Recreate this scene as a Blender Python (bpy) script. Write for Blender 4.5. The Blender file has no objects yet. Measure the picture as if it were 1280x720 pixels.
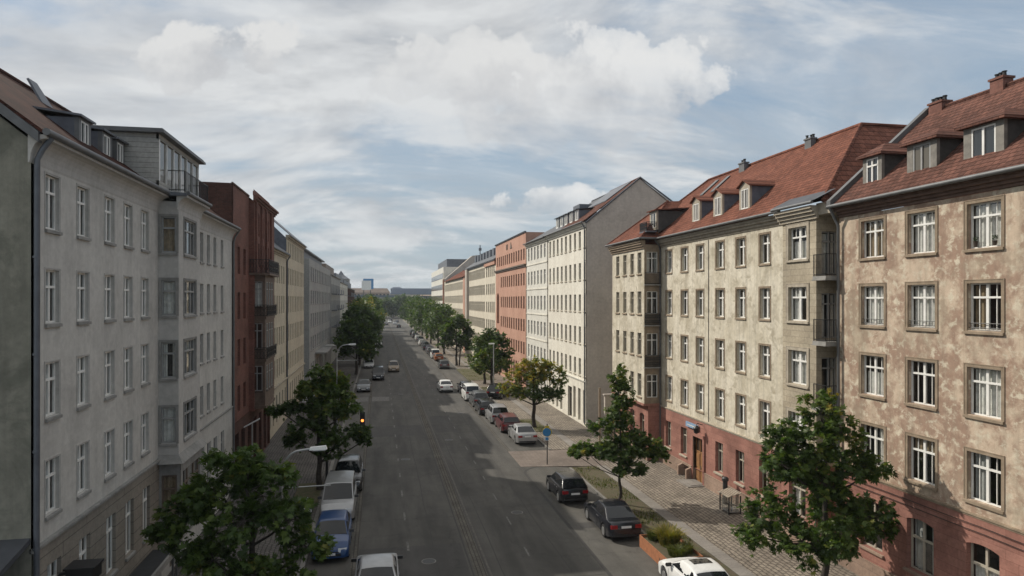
import bpy, math, random
import numpy as np
from mathutils import Vector, Matrix
random.seed(7)
SC = bpy.context.scene
COL = SC.collection
RAD = math.radians
THETA = math.atan2(165.0, 853.3)          # the camera looks 10.9 degrees to the right of the street
ST, CT = math.sin(THETA), math.cos(THETA)
CAMH = 12.0

# ------------------------------------------------------------------ mesh builder
class MB:
    def __init__(self):
        self.v = []; self.f = []
    def poly(self, pts):
        n = len(self.v); self.v += [tuple(p) for p in pts]
        self.f.append(tuple(range(n, n + len(pts))))
    def box(self, x0, x1, y0, y1, z0, z1):
        n = len(self.v)
        self.v += [(x0,y0,z0),(x1,y0,z0),(x1,y1,z0),(x0,y1,z0),(x0,y0,z1),(x1,y0,z1),(x1,y1,z1),(x0,y1,z1)]
        self.f += [(n,n+3,n+2,n+1),(n+4,n+5,n+6,n+7),(n,n+1,n+5,n+4),(n+1,n+2,n+6,n+5),(n+2,n+3,n+7,n+6),(n+3,n,n+4,n+7)]
    def hexa(self, p):                    # 8 points, bottom ring then top ring
        n = len(self.v); self.v += [tuple(q) for q in p]
        self.f += [(n,n+3,n+2,n+1),(n+4,n+5,n+6,n+7),(n,n+1,n+5,n+4),(n+1,n+2,n+6,n+5),(n+2,n+3,n+7,n+6),(n+3,n,n+4,n+7)]
    def prism(self, pts, d):              # polygon swept along vector d
        n = len(self.v); k = len(pts); d = Vector(d)
        self.v += [tuple(p) for p in pts] + [tuple(Vector(p) + d) for p in pts]
        self.f.append(tuple(range(n + k - 1, n - 1, -1))); self.f.append(tuple(range(n + k, n + 2*k)))
        for i in range(k):
            j = (i + 1) % k
            self.f.append((n+i, n+j, n+k+j, n+k+i))
    def tube(self, pts, rs, n=8, cap=True):
        pts = [Vector(p) for p in pts]
        if not hasattr(rs, '__len__'): rs = [rs]*len(pts)
        base = len(self.v); prev = None
        for i, p in enumerate(pts):
            a = pts[max(i-1,0)]; b = pts[min(i+1,len(pts)-1)]
            d = (b - a).normalized()
            if prev is None:
                u = d.orthogonal().normalized()
            else:
                u = (prev - d*prev.dot(d))
                u = u.normalized() if u.length > 1e-5 else d.orthogonal().normalized()
            prev = u; w = d.cross(u)
            for k in range(n):
                t = 2*math.pi*k/n
                self.v.append(tuple(p + (u*math.cos(t) + w*math.sin(t))*rs[i]))
        for i in range(len(pts)-1):
            for k in range(n):
                k2 = (k+1) % n
                self.f.append((base+i*n+k, base+i*n+k2, base+(i+1)*n+k2, base+(i+1)*n+k))
        if cap:
            self.f.append(tuple(base + k for k in range(n-1,-1,-1)))
            e = base + (len(pts)-1)*n
            self.f.append(tuple(e + k for k in range(n)))
    def lathe(self, prof, c=(0,0,0), axis='z', n=20):   # prof: (radius, height) list
        base = len(self.v)
        for r, h in prof:
            for k in range(n):
                t = 2*math.pi*k/n; a, b = r*math.cos(t), r*math.sin(t)
                p = (a,b,h) if axis=='z' else ((h,a,b) if axis=='x' else (a,h,b))
                self.v.append((p[0]+c[0],p[1]+c[1],p[2]+c[2]))
        for i in range(len(prof)-1):
            for k in range(n):
                k2=(k+1)%n
                self.f.append((base+i*n+k, base+i*n+k2, base+(i+1)*n+k2, base+(i+1)*n+k))
        self.f.append(tuple(base+k for k in range(n-1,-1,-1)))
        self.f.append(tuple(base+(len(prof)-1)*n+k for k in range(n)))
    def mesh(self, name, mat, smooth=None, origin=(0,0,0), fix=False):
        me = bpy.data.meshes.new(name)
        ox,oy,oz = origin
        me.from_pydata([(x-ox,y-oy,z-oz) for x,y,z in self.v], [], self.f)
        if fix:
            import bmesh
            bm = bmesh.new(); bm.from_mesh(me); bmesh.ops.recalc_face_normals(bm, faces=bm.faces); bm.to_mesh(me); bm.free()
        if mat is not None: me.materials.append(mat)
        if smooth is not None:
            me.polygons.foreach_set('use_smooth', [True]*len(me.polygons))
            me.set_sharp_from_angle(angle=RAD(smooth))
        me.update()
        return me
    def build(self, name, mat, parent=None, origin=(0,0,0), smooth=None, fix=False):
        return link(name, self.mesh(name, mat, smooth, origin, fix), parent)

def link(name, me, parent=None):
    o = bpy.data.objects.new(name, me); COL.objects.link(o)
    if parent is not None: o.parent = parent
    return o
def tag(o, label, cat, group=None):
    o['label'] = label; o['category'] = cat
    if group: o['group'] = group
    return o
def empty(name, loc, label, cat, group=None, rz=0):
    o = bpy.data.objects.new(name, None); COL.objects.link(o)
    o.empty_display_size = .3
    o.location = loc; o.rotation_euler = (0,0,rz)
    return tag(o, label, cat, group)
def copy_tree(o, parent=None):
    c = o.copy(); COL.objects.link(c)
    if parent is not None: c.parent = parent
    for ch in KIDS.get(o.name, None) or [k for k in o.children]:
        copy_tree(ch, c)
    return c
KIDS = {}
def structure(o): o['kind'] = 'structure'; return o

# ------------------------------------------------------------------ materials
def new_mat(name):
    m = bpy.data.materials.new(name); m.use_nodes = True
    nt = m.node_tree; nt.nodes.clear()
    out = nt.nodes.new('ShaderNodeOutputMaterial'); b = nt.nodes.new('ShaderNodeBsdfPrincipled')
    nt.links.new(b.outputs[0], out.inputs[0])
    return m, nt, b
def N(nt, t, **kw):
    n = nt.nodes.new('ShaderNode' + t)
    for k, v in kw.items():
        if k.startswith('i_'): n.inputs[k[2:].replace('_',' ')].default_value = v
        else: setattr(n, k, v)
    return n
def c4(c): return (c[0], c[1], c[2], 1)
def ramp(nt, src, stops, mode='LINEAR'):
    r = nt.nodes.new('ShaderNodeValToRGB'); e = r.color_ramp.elements; r.color_ramp.interpolation = mode
    while len(e) < len(stops): e.new(.5)
    for i, (p, c) in enumerate(stops):
        e[i].position = p; e[i].color = c4(c) if hasattr(c,'__len__') else (c,c,c,1)
    nt.links.new(src, r.inputs[0]); return r.outputs[0]
def mixc(nt, fac, a, b, mode='MIX'):
    m = nt.nodes.new('ShaderNodeMix'); m.data_type = 'RGBA'; m.blend_type = mode
    for sock, v in ((m.inputs[0], fac), (m.inputs[6], a), (m.inputs[7], b)):
        if hasattr(v, 'is_output') or isinstance(v, bpy.types.NodeSocket): nt.links.new(v, sock)
        elif hasattr(v, '__len__'): sock.default_value = c4(v)
        else: sock.default_value = v
    return m.outputs[2]
def math_(nt, op, a, b=None, clamp=False):
    m = nt.nodes.new('ShaderNodeMath'); m.operation = op; m.use_clamp = clamp
    for i, v in enumerate((a, b)):
        if v is None: continue
        if isinstance(v, bpy.types.NodeSocket): nt.links.new(v, m.inputs[i])
        else: m.inputs[i].default_value = v
    return m.outputs[0]
def pos(nt):
    return N(nt, 'NewGeometry').outputs['Position']
def noise(nt, vec, scale, detail=4, rough=.55, dist=0):
    n = N(nt, 'TexNoise', i_Scale=scale, i_Detail=detail, i_Roughness=rough, i_Distortion=dist)
    if vec is not None: nt.links.new(vec, n.inputs['Vector'])
    return n.outputs['Fac']
def scaled(nt, vec, s):
    m = N(nt, 'Mapping'); m.inputs['Scale'].default_value = s; nt.links.new(vec, m.inputs['Vector']); return m.outputs[0]
def bump(nt, b, h, strength=.3, dist=.02):
    n = N(nt, 'Bump', i_Strength=strength, i_Distance=dist); nt.links.new(h, n.inputs['Height']); nt.links.new(n.outputs[0], b.inputs['Normal'])
def plane_uv(nt, kind):
    """2D coordinates in metres on a surface, taken from its position in the world"""
    s = N(nt, 'SeparateXYZ'); nt.links.new(pos(nt), s.inputs[0])
    c = N(nt, 'CombineXYZ')
    if kind == 'wall':
        nt.links.new(math_(nt,'ADD',s.outputs[0],s.outputs[1]), c.inputs[0]); nt.links.new(s.outputs[2], c.inputs[1])
    elif kind == 'roof':
        nt.links.new(math_(nt,'ADD',s.outputs[1],math_(nt,'MULTIPLY',s.outputs[0],0.02)), c.inputs[0]); nt.links.new(math_(nt,'MULTIPLY',s.outputs[2],1.55), c.inputs[1])
    elif kind == 'hip':
        nt.links.new(s.outputs[0], c.inputs[0]); nt.links.new(math_(nt,'MULTIPLY',s.outputs[2],1.4), c.inputs[1])
    elif kind == 'ground':
        nt.links.new(s.outputs[1], c.inputs[0]); nt.links.new(s.outputs[0], c.inputs[1])
    return c.outputs[0]

def flat(name, c, rough=.6, metal=0, var=.12, scale=3, spec=.5):
    m, nt, b = new_mat(name)
    n = noise(nt, pos(nt), scale, 5, .6)
    k = ramp(nt, n, [(.3, 1-var), (.7, 1+var*.5)])
    nt.links.new(mixc(nt, 1, c, k, 'MULTIPLY'), b.inputs['Base Color'])
    b.inputs['Roughness'].default_value = rough; b.inputs['Metallic'].default_value = metal
    b.inputs['Specular IOR Level'].default_value = spec
    return m
def stucco(name, c1, c2, c3=None, scale=.7, lo=.4, hi=.62, streak=.25, grain=60, fine=.0, patch=None):
    m, nt, b = new_mat(name); p = pos(nt)
    n1 = noise(nt, p, scale, 8, .66, .25)
    col = mixc(nt, ramp(nt, n1, [(lo,0),(hi,1)]), c1, c2)
    if c3 is not None:
        n2 = noise(nt, scaled(nt, p, (1,1,1.2)), scale*2.3, 8, .68, .3)
        col = mixc(nt, ramp(nt, n2, [(.52,0),(.62,1)]), col, c3)
    if patch is not None:
        n4 = noise(nt, p, patch[1], 7, .7, .5)
        col = mixc(nt, math_(nt,'MULTIPLY',ramp(nt, n4, [(.5,0),(.6,1)]),patch[2]), col, patch[0])
    # rain streaks run down the wall
    n3 = noise(nt, scaled(nt, p, (2.2,2.2,.12)), 1.6, 5, .6)
    col = mixc(nt, math_(nt,'MULTIPLY',ramp(nt, n3, [(.45,0),(.75,1)]),streak), col, tuple(x*.45 for x in c1))
    g = noise(nt, p, grain, 3, .6)
    n5 = noise(nt, p, 4.5, 6, .65)
    col = mixc(nt, 1, col, ramp(nt, n5, [(.3,.86),(.7,1.08)]), 'MULTIPLY')
    col = mixc(nt, .5, col, ramp(nt, g, [(.3,.8),(.7,1.12)]), 'MULTIPLY')
    nt.links.new(col, b.inputs['Base Color']); b.inputs['Roughness'].default_value = .92
    b.inputs['Specular IOR Level'].default_value = .2
    bump(nt, b, math_(nt,'ADD',n5,math_(nt,'MULTIPLY',g,.3)), .35, .03)
    return m
def bricks(name, c1, c2, mortar, w, h, kind='wall', rough=.88, ms=.012, bs=.4, wob=.0, dirt=.35, offset=.5, dirtscale=.5):
    m, nt, b = new_mat(name); uv = plane_uv(nt, kind); p = pos(nt)
    if wob:
        nn = N(nt,'TexNoise', i_Scale=.9, i_Detail=3); nt.links.new(p, nn.inputs['Vector'])
        mx = N(nt,'VectorMath', operation='MULTIPLY_ADD'); nt.links.new(nn.outputs['Color'], mx.inputs[0]); nn.inputs['Scale'].default_value = 1.6; mx.inputs[1].default_value=(wob,wob,0); nt.links.new(uv, mx.inputs[2]); uv = mx.outputs[0]
    t = N(nt, 'TexBrick', offset=offset, i_Scale=1, i_Mortar_Size=ms, i_Brick_Width=w, i_Row_Height=h, i_Mortar_Smooth=.25, i_Bias=0.0)
    t.inputs['Color1'].default_value = c4(c1); t.inputs['Color2'].default_value = c4(c2); t.inputs['Mortar'].default_value = c4(mortar)
    nt.links.new(uv, t.inputs['Vector'])
    n1 = noise(nt, p, dirtscale, 7, .65, .5); n2 = noise(nt, p, 9, 5, .6)
    col = mixc(nt, 1, t.outputs[0], ramp(nt, n1, [(.3,1-dirt),(.7,1+dirt*.4)]), 'MULTIPLY')
    col = mixc(nt, .7, col, ramp(nt, n2, [(.3,.75),(.7,1.15)]), 'MULTIPLY')
    nt.links.new(col, b.inputs['Base Color']); b.inputs['Roughness'].default_value = rough
    b.inputs['Specular IOR Level'].default_value = .25
    h_ = math_(nt,'ADD',math_(nt,'MULTIPLY',t.outputs['Fac'],-1),math_(nt,'MULTIPLY',n2,.5))
    bump(nt, b, h_, bs, .03)
    return m
def asphalt(name, c, patches=.25, sheen=.8):
    m, nt, b = new_mat(name); p = pos(nt)
    n1 = noise(nt, scaled(nt,p,(1,.12,1)), .9, 6, .6, .3)      # wheel tracks along the street
    n2 = noise(nt, p, 25, 4, .7); n3 = noise(nt, p, .35, 6, .7, 1.0); n4 = noise(nt,p,180,2,.6)
    col = mixc(nt, 1, c, ramp(nt, n1, [(.34,1-patches*1.5),(.66,1+patches*1.3)]), 'MULTIPLY')
    col = mixc(nt, 1, col, ramp(nt, n3, [(.35,.8),(.65,1.15)]), 'MULTIPLY')
    col = mixc(nt, .8, col, ramp(nt, n2, [(.3,.75),(.7,1.2)]), 'MULTIPLY')
    col = mixc(nt, .6, col, ramp(nt, n4, [(.3,.6),(.7,1.4)]), 'MULTIPLY')
    v = N(nt,'TexVoronoi', feature='DISTANCE_TO_EDGE', i_Scale=.22)
    nn = N(nt,'TexNoise', i_Scale=1.3, i_Detail=5); nt.links.new(p, nn.inputs['Vector'])
    mx = N(nt,'VectorMath', operation='MULTIPLY_ADD'); nt.links.new(nn.outputs['Color'], mx.inputs[0]); mx.inputs[1].default_value=(1.6,1.6,0); nt.links.new(p, mx.inputs[2]); nt.links.new(mx.outputs[0], v.inputs['Vector'])
    crack = ramp(nt, v.outputs['Distance'], [(0,.45),(.006,1)])
    col = mixc(nt, .75, col, crack, 'MULTIPLY')
    nt.links.new(col, b.inputs['Base Color']); b.inputs['Roughness'].default_value = sheen
    bump(nt, b, math_(nt,'ADD',n2,n4), .35, .015)
    return m
def soil(name, c1, c2, scale=3):
    m, nt, b = new_mat(name); p = pos(nt)
    n = noise(nt, p, scale, 8, .7, .5); n2 = noise(nt, p, 40, 4, .7)
    col = mixc(nt, ramp(nt, n, [(.4,0),(.6,1)]), c1, c2)
    col = mixc(nt, .7, col, ramp(nt, n2, [(.3,.6),(.7,1.3)]), 'MULTIPLY')
    nt.links.new(col, b.inputs['Base Color']); b.inputs['Roughness'].default_value = .95
    bump(nt, b, math_(nt,'ADD',n,n2), .7, .05)
    return m
def tiles(name, c1, c2, kind='roof', w=.19, h=.2, dirt=.4):
    m, nt, b = new_mat(name); uv = plane_uv(nt, kind); p = pos(nt)
    t = N(nt, 'TexBrick', offset=.5, i_Scale=1, i_Mortar_Size=.012, i_Brick_Width=w, i_Row_Height=h, i_Mortar_Smooth=.6)
    t.inputs['Color1'].default_value = c4(c1); t.inputs['Color2'].default_value = c4(c2); t.inputs['Mortar'].default_value = c4(tuple(x*.35 for x in c1))
    nt.links.new(uv, t.inputs['Vector'])
    s = N(nt,'SeparateXYZ'); nt.links.new(uv, s.inputs[0])
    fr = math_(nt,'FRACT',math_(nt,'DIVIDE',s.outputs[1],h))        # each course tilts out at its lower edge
    n1 = noise(nt, p, .45, 7, .65, .6); n2 = noise(nt, p, 7, 5, .6)
    col = mixc(nt, 1, t.outputs[0], ramp(nt, n1, [(.3,1-dirt),(.7,1.15)]), 'MULTIPLY')
    col = mixc(nt, .8, col, ramp(nt, n2, [(.3,.7),(.7,1.2)]), 'MULTIPLY')
    nt.links.new(col, b.inputs['Base Color']); b.inputs['Roughness'].default_value = .95
    b.inputs['Specular IOR Level'].default_value = .08
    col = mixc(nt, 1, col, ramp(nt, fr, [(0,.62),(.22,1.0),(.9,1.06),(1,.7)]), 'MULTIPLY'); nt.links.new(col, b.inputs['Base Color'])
    bump(nt, b, math_(nt,'ADD',math_(nt,'MULTIPLY',fr,-1.0),math_(nt,'MULTIPLY',t.outputs['Fac'],-.6)), .8, .05)
    return m
def clear_glass(name, tint=(.86,.88,.88)):
    m = bpy.data.materials.new(name); m.use_nodes = True; nt = m.node_tree; nt.nodes.clear()
    out = nt.nodes.new('ShaderNodeOutputMaterial'); mx = nt.nodes.new('ShaderNodeMixShader')
    tr = N(nt,'BsdfTransparent'); tr.inputs[0].default_value = c4(tint)
    gl = N(nt,'BsdfGlossy'); gl.inputs['Roughness'].default_value = .015; gl.inputs['Color'].default_value=(.95,.95,.95,1)
    fr = N(nt,'LayerWeight', i_Blend=.5)
    n = noise(nt, pos(nt), 1.7, 2, .5)
    bp = N(nt,'Bump', i_Strength=.16, i_Distance=.05); nt.links.new(n, bp.inputs['Height']); nt.links.new(bp.outputs[0], gl.inputs['Normal'])
    nt.links.new(math_(nt,'ADD',math_(nt,'MULTIPLY',math_(nt,'POWER',fr.outputs['Facing'],3.5),.85),.08,True), mx.inputs[0]); nt.links.new(tr.outputs[0], mx.inputs[1]); nt.links.new(gl.outputs[0], mx.inputs[2])
    nt.links.new(mx.outputs[0], out.inputs[0])
    return m
def dark_glass(name, c=(.02,.024,.028), rough=.05, vary=True, spec=.8, c2=(.16,.16,.15)):
    m, nt, b = new_mat(name)
    if vary:
        oi = N(nt,'ObjectInfo')
        nt.links.new(mixc(nt, ramp(nt, oi.outputs['Random'], [(0,0),(.6,.1),(.75,.8),(1,1)]), c, c2), b.inputs['Base Color'])
    else: b.inputs['Base Color'].default_value = c4(c)
    b.inputs['Roughness'].default_value = rough; b.inputs['Specular IOR Level'].default_value = spec
    n = noise(nt, pos(nt), 1.3, 2, .5); bump(nt, b, n, .08, .05)
    return m
def car_paint(name, c, metal=.0, rough=.35):
    m, nt, b = new_mat(name)
    n = noise(nt, pos(nt), 2.5, 5, .6)
    nt.links.new(mixc(nt, 1, c, ramp(nt, n, [(.3,.85),(.7,1.05)]), 'MULTIPLY'), b.inputs['Base Color'])
    b.inputs['Roughness'].default_value = rough; b.inputs['Metallic'].default_value = metal
    b.inputs['Coat Weight'].default_value = .28; b.inputs['Coat Roughness'].default_value = .08
    return m
def leaf_mat(name, stops, transl=.35):
    m = bpy.data.materials.new(name); m.use_nodes = True; nt = m.node_tree; nt.nodes.clear()
    out = nt.nodes.new('ShaderNodeOutputMaterial')
    at = N(nt,'Attribute', attribute_name='tint')
    col = ramp(nt, at.outputs['Fac'], stops)
    d = N(nt,'BsdfPrincipled'); d.inputs['Roughness'].default_value=.5; d.inputs['Specular IOR Level'].default_value=.35
    nt.links.new(col, d.inputs['Base Color'])
    t = N(nt,'BsdfTranslucent'); nt.links.new(mixc(nt,1,col,(1.3,1.5,.5),'MULTIPLY'), t.inputs[0])
    mx = nt.nodes.new('ShaderNodeMixShader'); mx.inputs[0].default_value = transl
    nt.links.new(d.outputs[0], mx.inputs[1]); nt.links.new(t.outputs[0], mx.inputs[2]); nt.links.new(mx.outputs[0], out.inputs[0])
    return m
def emit(name, c, s):
    m = bpy.data.materials.new(name); m.use_nodes = True; nt = m.node_tree; nt.nodes.clear()
    out = nt.nodes.new('ShaderNodeOutputMaterial'); e = N(nt,'Emission'); e.inputs[0].default_value=c4(c); e.inputs[1].default_value=s
    nt.links.new(e.outputs[0], out.inputs[0]); return m

M = {}
M['plaster_grey'] = stucco('plaster_grey', (.57,.55,.51), (.51,.49,.455), scale=.5, streak=.22, patch=((.40,.385,.36),.5,.25))
M['plaster_gable'] = stucco('plaster_gable', (.30,.29,.24), (.20,.195,.16), scale=.6, streak=.5, patch=((.12,.125,.1),.7,.5))
M['plaster_bay'] = stucco('plaster_bay', (.52,.50,.47), (.46,.445,.415), scale=.5, streak=.15)
M['brown_rustic'] = bricks('brown_rustic', (.29,.26,.22), (.275,.245,.205), (.14,.125,.105), 3.2, .42, ms=.014, dirt=.2)
M['stone_grey'] = stucco('stone_grey', (.33,.32,.30), (.25,.245,.23), scale=1.5, streak=.3)
M['stone_trim'] = stucco('stone_trim', (.33,.26,.19), (.25,.195,.14), scale=2.0, streak=.4)
M['stone_pale'] = stucco('stone_pale', (.46,.41,.33), (.38,.33,.26), scale=2.0, streak=.35)
M['pink_wall'] = stucco('pink_wall', (.55,.44,.335), (.34,.235,.175), (.62,.55,.43), scale=1.15, lo=.43, hi=.55, streak=.45, patch=((.36,.31,.23),.42,.5))
M['cream_wall'] = stucco('cream_wall', (.70,.645,.53), (.60,.545,.43), (.46,.41,.315), scale=.6, lo=.44, hi=.56, streak=.5, patch=((.38,.33,.24),.5,.5))
M['cream_block'] = bricks('cream_block', (.47,.41,.31), (.41,.35,.26), (.30,.26,.2), .75, .3, ms=.012, dirt=.35)
M['red_stone'] = bricks('red_stone', (.37,.185,.145), (.31,.15,.118), (.22,.1,.08), .95, .34, ms=.008, dirt=.4, bs=.3)
M['base_stone'] = bricks('base_stone', (.36,.26,.2), (.31,.22,.17), (.2,.15,.12), 1.3, .6, ms=.008, dirt=.35)
M['white_wall'] = stucco('white_wall', (.80,.765,.67), (.72,.68,.59), scale=.4, streak=.3)
M['white_cool'] = stucco('white_cool', (.73,.71,.64), (.65,.63,.57), scale=.4, streak=.22)
M['gable_grey'] = stucco('gable_grey', (.53,.48,.42), (.47,.42,.37), scale=.35, streak=.15, patch=((.38,.34,.3),.4,.4))
M['orange_wall'] = stucco('orange_wall', (.56,.335,.25), (.48,.275,.205), scale=.4, streak=.25)
M['cream_far'] = stucco('cream_far', (.72,.66,.54), (.64,.58,.47), scale=.3, streak=.2)
M['beige_far'] = stucco('beige_far', (.60,.53,.41), (.52,.455,.35), scale=.4, streak=.3)
M['grey_far'] = stucco('grey_far', (.40,.40,.38), (.33,.33,.32), scale=.4, streak=.3)
M['red_brick'] = bricks('red_brick', (.225,.09,.068), (.165,.068,.052), (.2,.13,.1), .26, .085, ms=.01, dirt=.35)
M['dark_brick'] = bricks('dark_brick', (.135,.055,.04), (.09,.04,.03), (.1,.075,.06), .26, .085, ms=.01, dirt=.5)
M['pier_brick'] = bricks('pier_brick', (.33,.16,.11), (.27,.13,.09), (.2,.14,.1), .26, .085)
M['dark_wood'] = flat('dark_wood', (.07,.05,.038), .7, var=.35, scale=4)
M['door_wood'] = flat('door_wood', (.30,.15,.06), .55, var=.35, scale=3)
M['white_paint'] = flat('white_paint', (.78,.77,.73), .5, var=.12)
M['grey_paint'] = flat('grey_paint', (.30,.30,.29), .5, var=.15)
M['brown_paint'] = flat('brown_paint', (.16,.12,.09), .55, var=.2)
M['tan_paint'] = flat('tan_paint', (.42,.38,.31), .55, var=.2)
M['zinc'] = flat('zinc', (.14,.143,.146), .55, .3, .25, 2)
M['zinc_dark'] = flat('zinc_dark', (.13,.14,.16), .5, .3, .25, 2)
M['clad'] = bricks('clad', (.42,.41,.38), (.40,.39,.36), (.22,.21,.2), 30, .2, ms=.012, dirt=.15, bs=.3)
M['slate_blue'] = flat('slate_blue', (.11,.12,.145), .6, 0, .3, 3)
M['cheek_dark'] = flat('cheek_dark', (.055,.052,.048), .75, 0, .35, 4)
M['brown_cornice'] = stucco('brown_cornice', (.20,.13,.10), (.15,.10,.08), scale=2, streak=.3)
M['dormer_wood'] = flat('dormer_wood', (.20,.185,.16), .7, 0, .35, 4)
M['chimney_red'] = bricks('chimney_red', (.23,.11,.085), (.19,.09,.07), (.2,.1,.08), .26, .085, ms=.01, dirt=.35)
M['oriel_wood'] = flat('oriel_wood', (.15,.105,.078), .7, 0, .35, 4)
M['leaf_dark'] = flat('leaf_dark', (.04,.07,.02), .6, 0, .3, 8)
M['iron'] = flat('iron', (.03,.03,.03), .5, .3, .2, 5)
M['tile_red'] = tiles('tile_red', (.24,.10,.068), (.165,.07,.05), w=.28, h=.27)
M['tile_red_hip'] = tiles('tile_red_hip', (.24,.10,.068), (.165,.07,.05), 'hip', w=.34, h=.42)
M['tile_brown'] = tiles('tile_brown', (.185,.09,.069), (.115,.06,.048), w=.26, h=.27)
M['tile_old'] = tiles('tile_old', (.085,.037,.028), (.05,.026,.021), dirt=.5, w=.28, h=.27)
M['roof_dark'] = flat('roof_dark', (.07,.075,.085), .55, .1, .3, 1.5)
M['glass'] = clear_glass('glass')
M['pane_dark'] = dark_glass('pane_dark')
M['pane_grey'] = dark_glass('pane_grey', (.07,.068,.062), .15, True, .5, (.2,.19,.17))
M['pane_tan'] = dark_glass('pane_tan', (.10,.09,.07), .12, True, .6, (.22,.19,.15))
M['pane_brown'] = dark_glass('pane_brown', (.05,.035,.025), .15, True, .5, (.09,.06,.045))
M['car_glass'] = dark_glass('car_glass', (.012,.014,.016), .03, False, .5)
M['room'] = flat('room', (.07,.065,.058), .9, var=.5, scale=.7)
M['curtain'] = flat('curtain', (.80,.78,.73), .9, var=.25, scale=6)
M['blind_grey'] = flat('blind_grey', (.45,.45,.43), .9, var=.15, scale=6)
M['curtain_tan'] = flat('curtain_tan', (.36,.27,.17), .9, var=.3, scale=6)
M['asphalt'] = asphalt('asphalt', (.064,.060,.053))
M['asphalt_lot'] = asphalt('asphalt_lot', (.078,.073,.064), .2)
M['asphalt_patch'] = asphalt('asphalt_patch', (.05,.047,.044), .15)
M['cobble'] = bricks('cobble', (.34,.295,.24), (.25,.215,.175), (.11,.095,.08), .38, .23, kind='ground', ms=.03, wob=.22, dirt=.4, bs=.8)
M['cobble_left'] = bricks('cobble_left', (.17,.155,.14), (.13,.12,.11), (.06,.055,.05), .3, .2, kind='ground', ms=.025, wob=.25, dirt=.4, bs=.8)
M['setts'] = bricks('setts', (.15,.14,.12), (.12,.11,.095), (.05,.045,.04), .2, .17, kind='ground', ms=.02, wob=.06, dirt=.35, bs=.7)
M['slab'] = bricks('slab', (.27,.25,.225), (.24,.22,.2), (.13,.12,.1), .9, .8, kind='ground', ms=.01, dirt=.3)
M['crossing'] = bricks('crossing', (.22,.185,.16), (.2,.165,.14), (.14,.115,.1), .3, .3, kind='ground', ms=.008, dirt=.35)
M['kerb'] = flat('kerb', (.19,.18,.165), .8, var=.3, scale=3)
M['gutter'] = flat('gutter', (.04,.038,.035), .8, var=.3, scale=3)
M['line_white'] = flat('line_white', (.16,.155,.145), .8, var=.8, scale=7)
M['line_worn'] = flat('line_worn', (.11,.10,.09), .85, var=.5, scale=5)
M['soil'] = soil('soil', (.11,.085,.055), (.085,.085,.04))
M['grass_soil'] = soil('grass_soil', (.075,.08,.03), (.12,.10,.055))
M['terrain'] = soil('terrain', (.10,.11,.07), (.13,.12,.09), .05)
M['corten'] = flat('corten', (.34,.135,.06), .85, .0, .35, 5)
M['bark'] = flat('bark', (.06,.05,.04), .95, 0, .5, 12)
M['metal_post'] = flat('metal_post', (.42,.43,.43), .45, .6, .2, 4)
M['post_dark'] = flat('post_dark', (.06,.06,.06), .5, .4, .2, 4)
M['board_blue'] = flat('board_blue', (.24,.36,.52), .5, 0, .2, 6)
M['sign_blue'] = flat('sign_blue', (.04,.22,.48), .4, 0, .1, 3)
M['sign_yellow'] = flat('sign_yellow', (.55,.42,.03), .4, 0, .15, 3)
M['sign_olive'] = flat('sign_olive', (.24,.20,.05), .5, 0, .25, 5)
M['white_plate'] = flat('white_plate', (.75,.75,.73), .4, 0, .08, 5)
M['tyre'] = flat('tyre', (.018,.018,.018), .8, 0, .2, 8)
M['rim'] = flat('rim', (.45,.46,.47), .3, .8, .1, 8)
M['trim_black'] = flat('trim_black', (.015,.015,.016), .5, 0, .2, 8)
M['lamp_clear'] = dark_glass('lamp_clear', (.55,.57,.58), .08, False, .7)
M['lamp_red'] = dark_glass('lamp_red', (.26,.012,.015), .1, False, .6)
M['lamp_amber'] = emit('lamp_amber', (1,.27,.05), 2.2)
M['concrete'] = stucco('concrete', (.34,.33,.31), (.27,.265,.25), scale=1.2, streak=.3)
M['canopy_dark'] = flat('canopy_dark', (.03,.032,.035), .6, 0, .3, 3)
M['bluish_roof'] = flat('bluish_roof', (.10,.13,.18), .5, .1, .2, .1)
M['tan_far'] = flat('tan_far', (.32,.24,.19), .9, 0, .3, .1)
M['pale_far'] = flat('pale_far', (.55,.50,.42), .9, 0, .2, .1)
SUN_E, SKY_S, EXPO, CL_B, CL_D, SKY_K, HAZE = 3.2, .10, 0.30, 6.1, 4.3, 1.0, .0002
# ------------------------------------------------------------------ facades and windows
class Face:
    """a vertical wall plane: s runs along it, t goes INTO the building, z up"""
    def __init__(self, ox, oy, rot):
        self.ox, self.oy, self.rot = ox, oy, RAD(rot)
        c, s = round(math.cos(self.rot), 9), round(math.sin(self.rot), 9)
        self.U = (c, s); self.Nn = (-s, c)
    def pt(self, s, t, z):
        return (self.ox + self.U[0]*s + self.Nn[0]*t, self.oy + self.U[1]*s + self.Nn[1]*t, z)
    def box(self, mb, s0, s1, t0, t1, z0, z1):
        p = self.pt
        mb.hexa([p(s0,t0,z0),p(s1,t0,z0),p(s1,t1,z0),p(s0,t1,z0),p(s0,t0,z1),p(s1,t0,z1),p(s1,t1,z1),p(s0,t1,z1)])
    def bar(self, mb, a, b, r, n=6):
        mb.tube([self.pt(*a), self.pt(*b)], r, n)
def RF(x): return Face(x, 0, -90)        # faces the street from the right: s = -y
def LF(x): return Face(x, 0, 90)         # faces the street from the left:  s = +y

class Building:
    def __init__(self, name, loc, label, cat):
        self.o = Vector(loc); self.root = empty(name, loc, label, cat); self.count = 0
    def part(self, name, mb, mat, smooth=None, parent=None):
        return mb.build(name, mat, parent or self.root, self.o, smooth)

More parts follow.
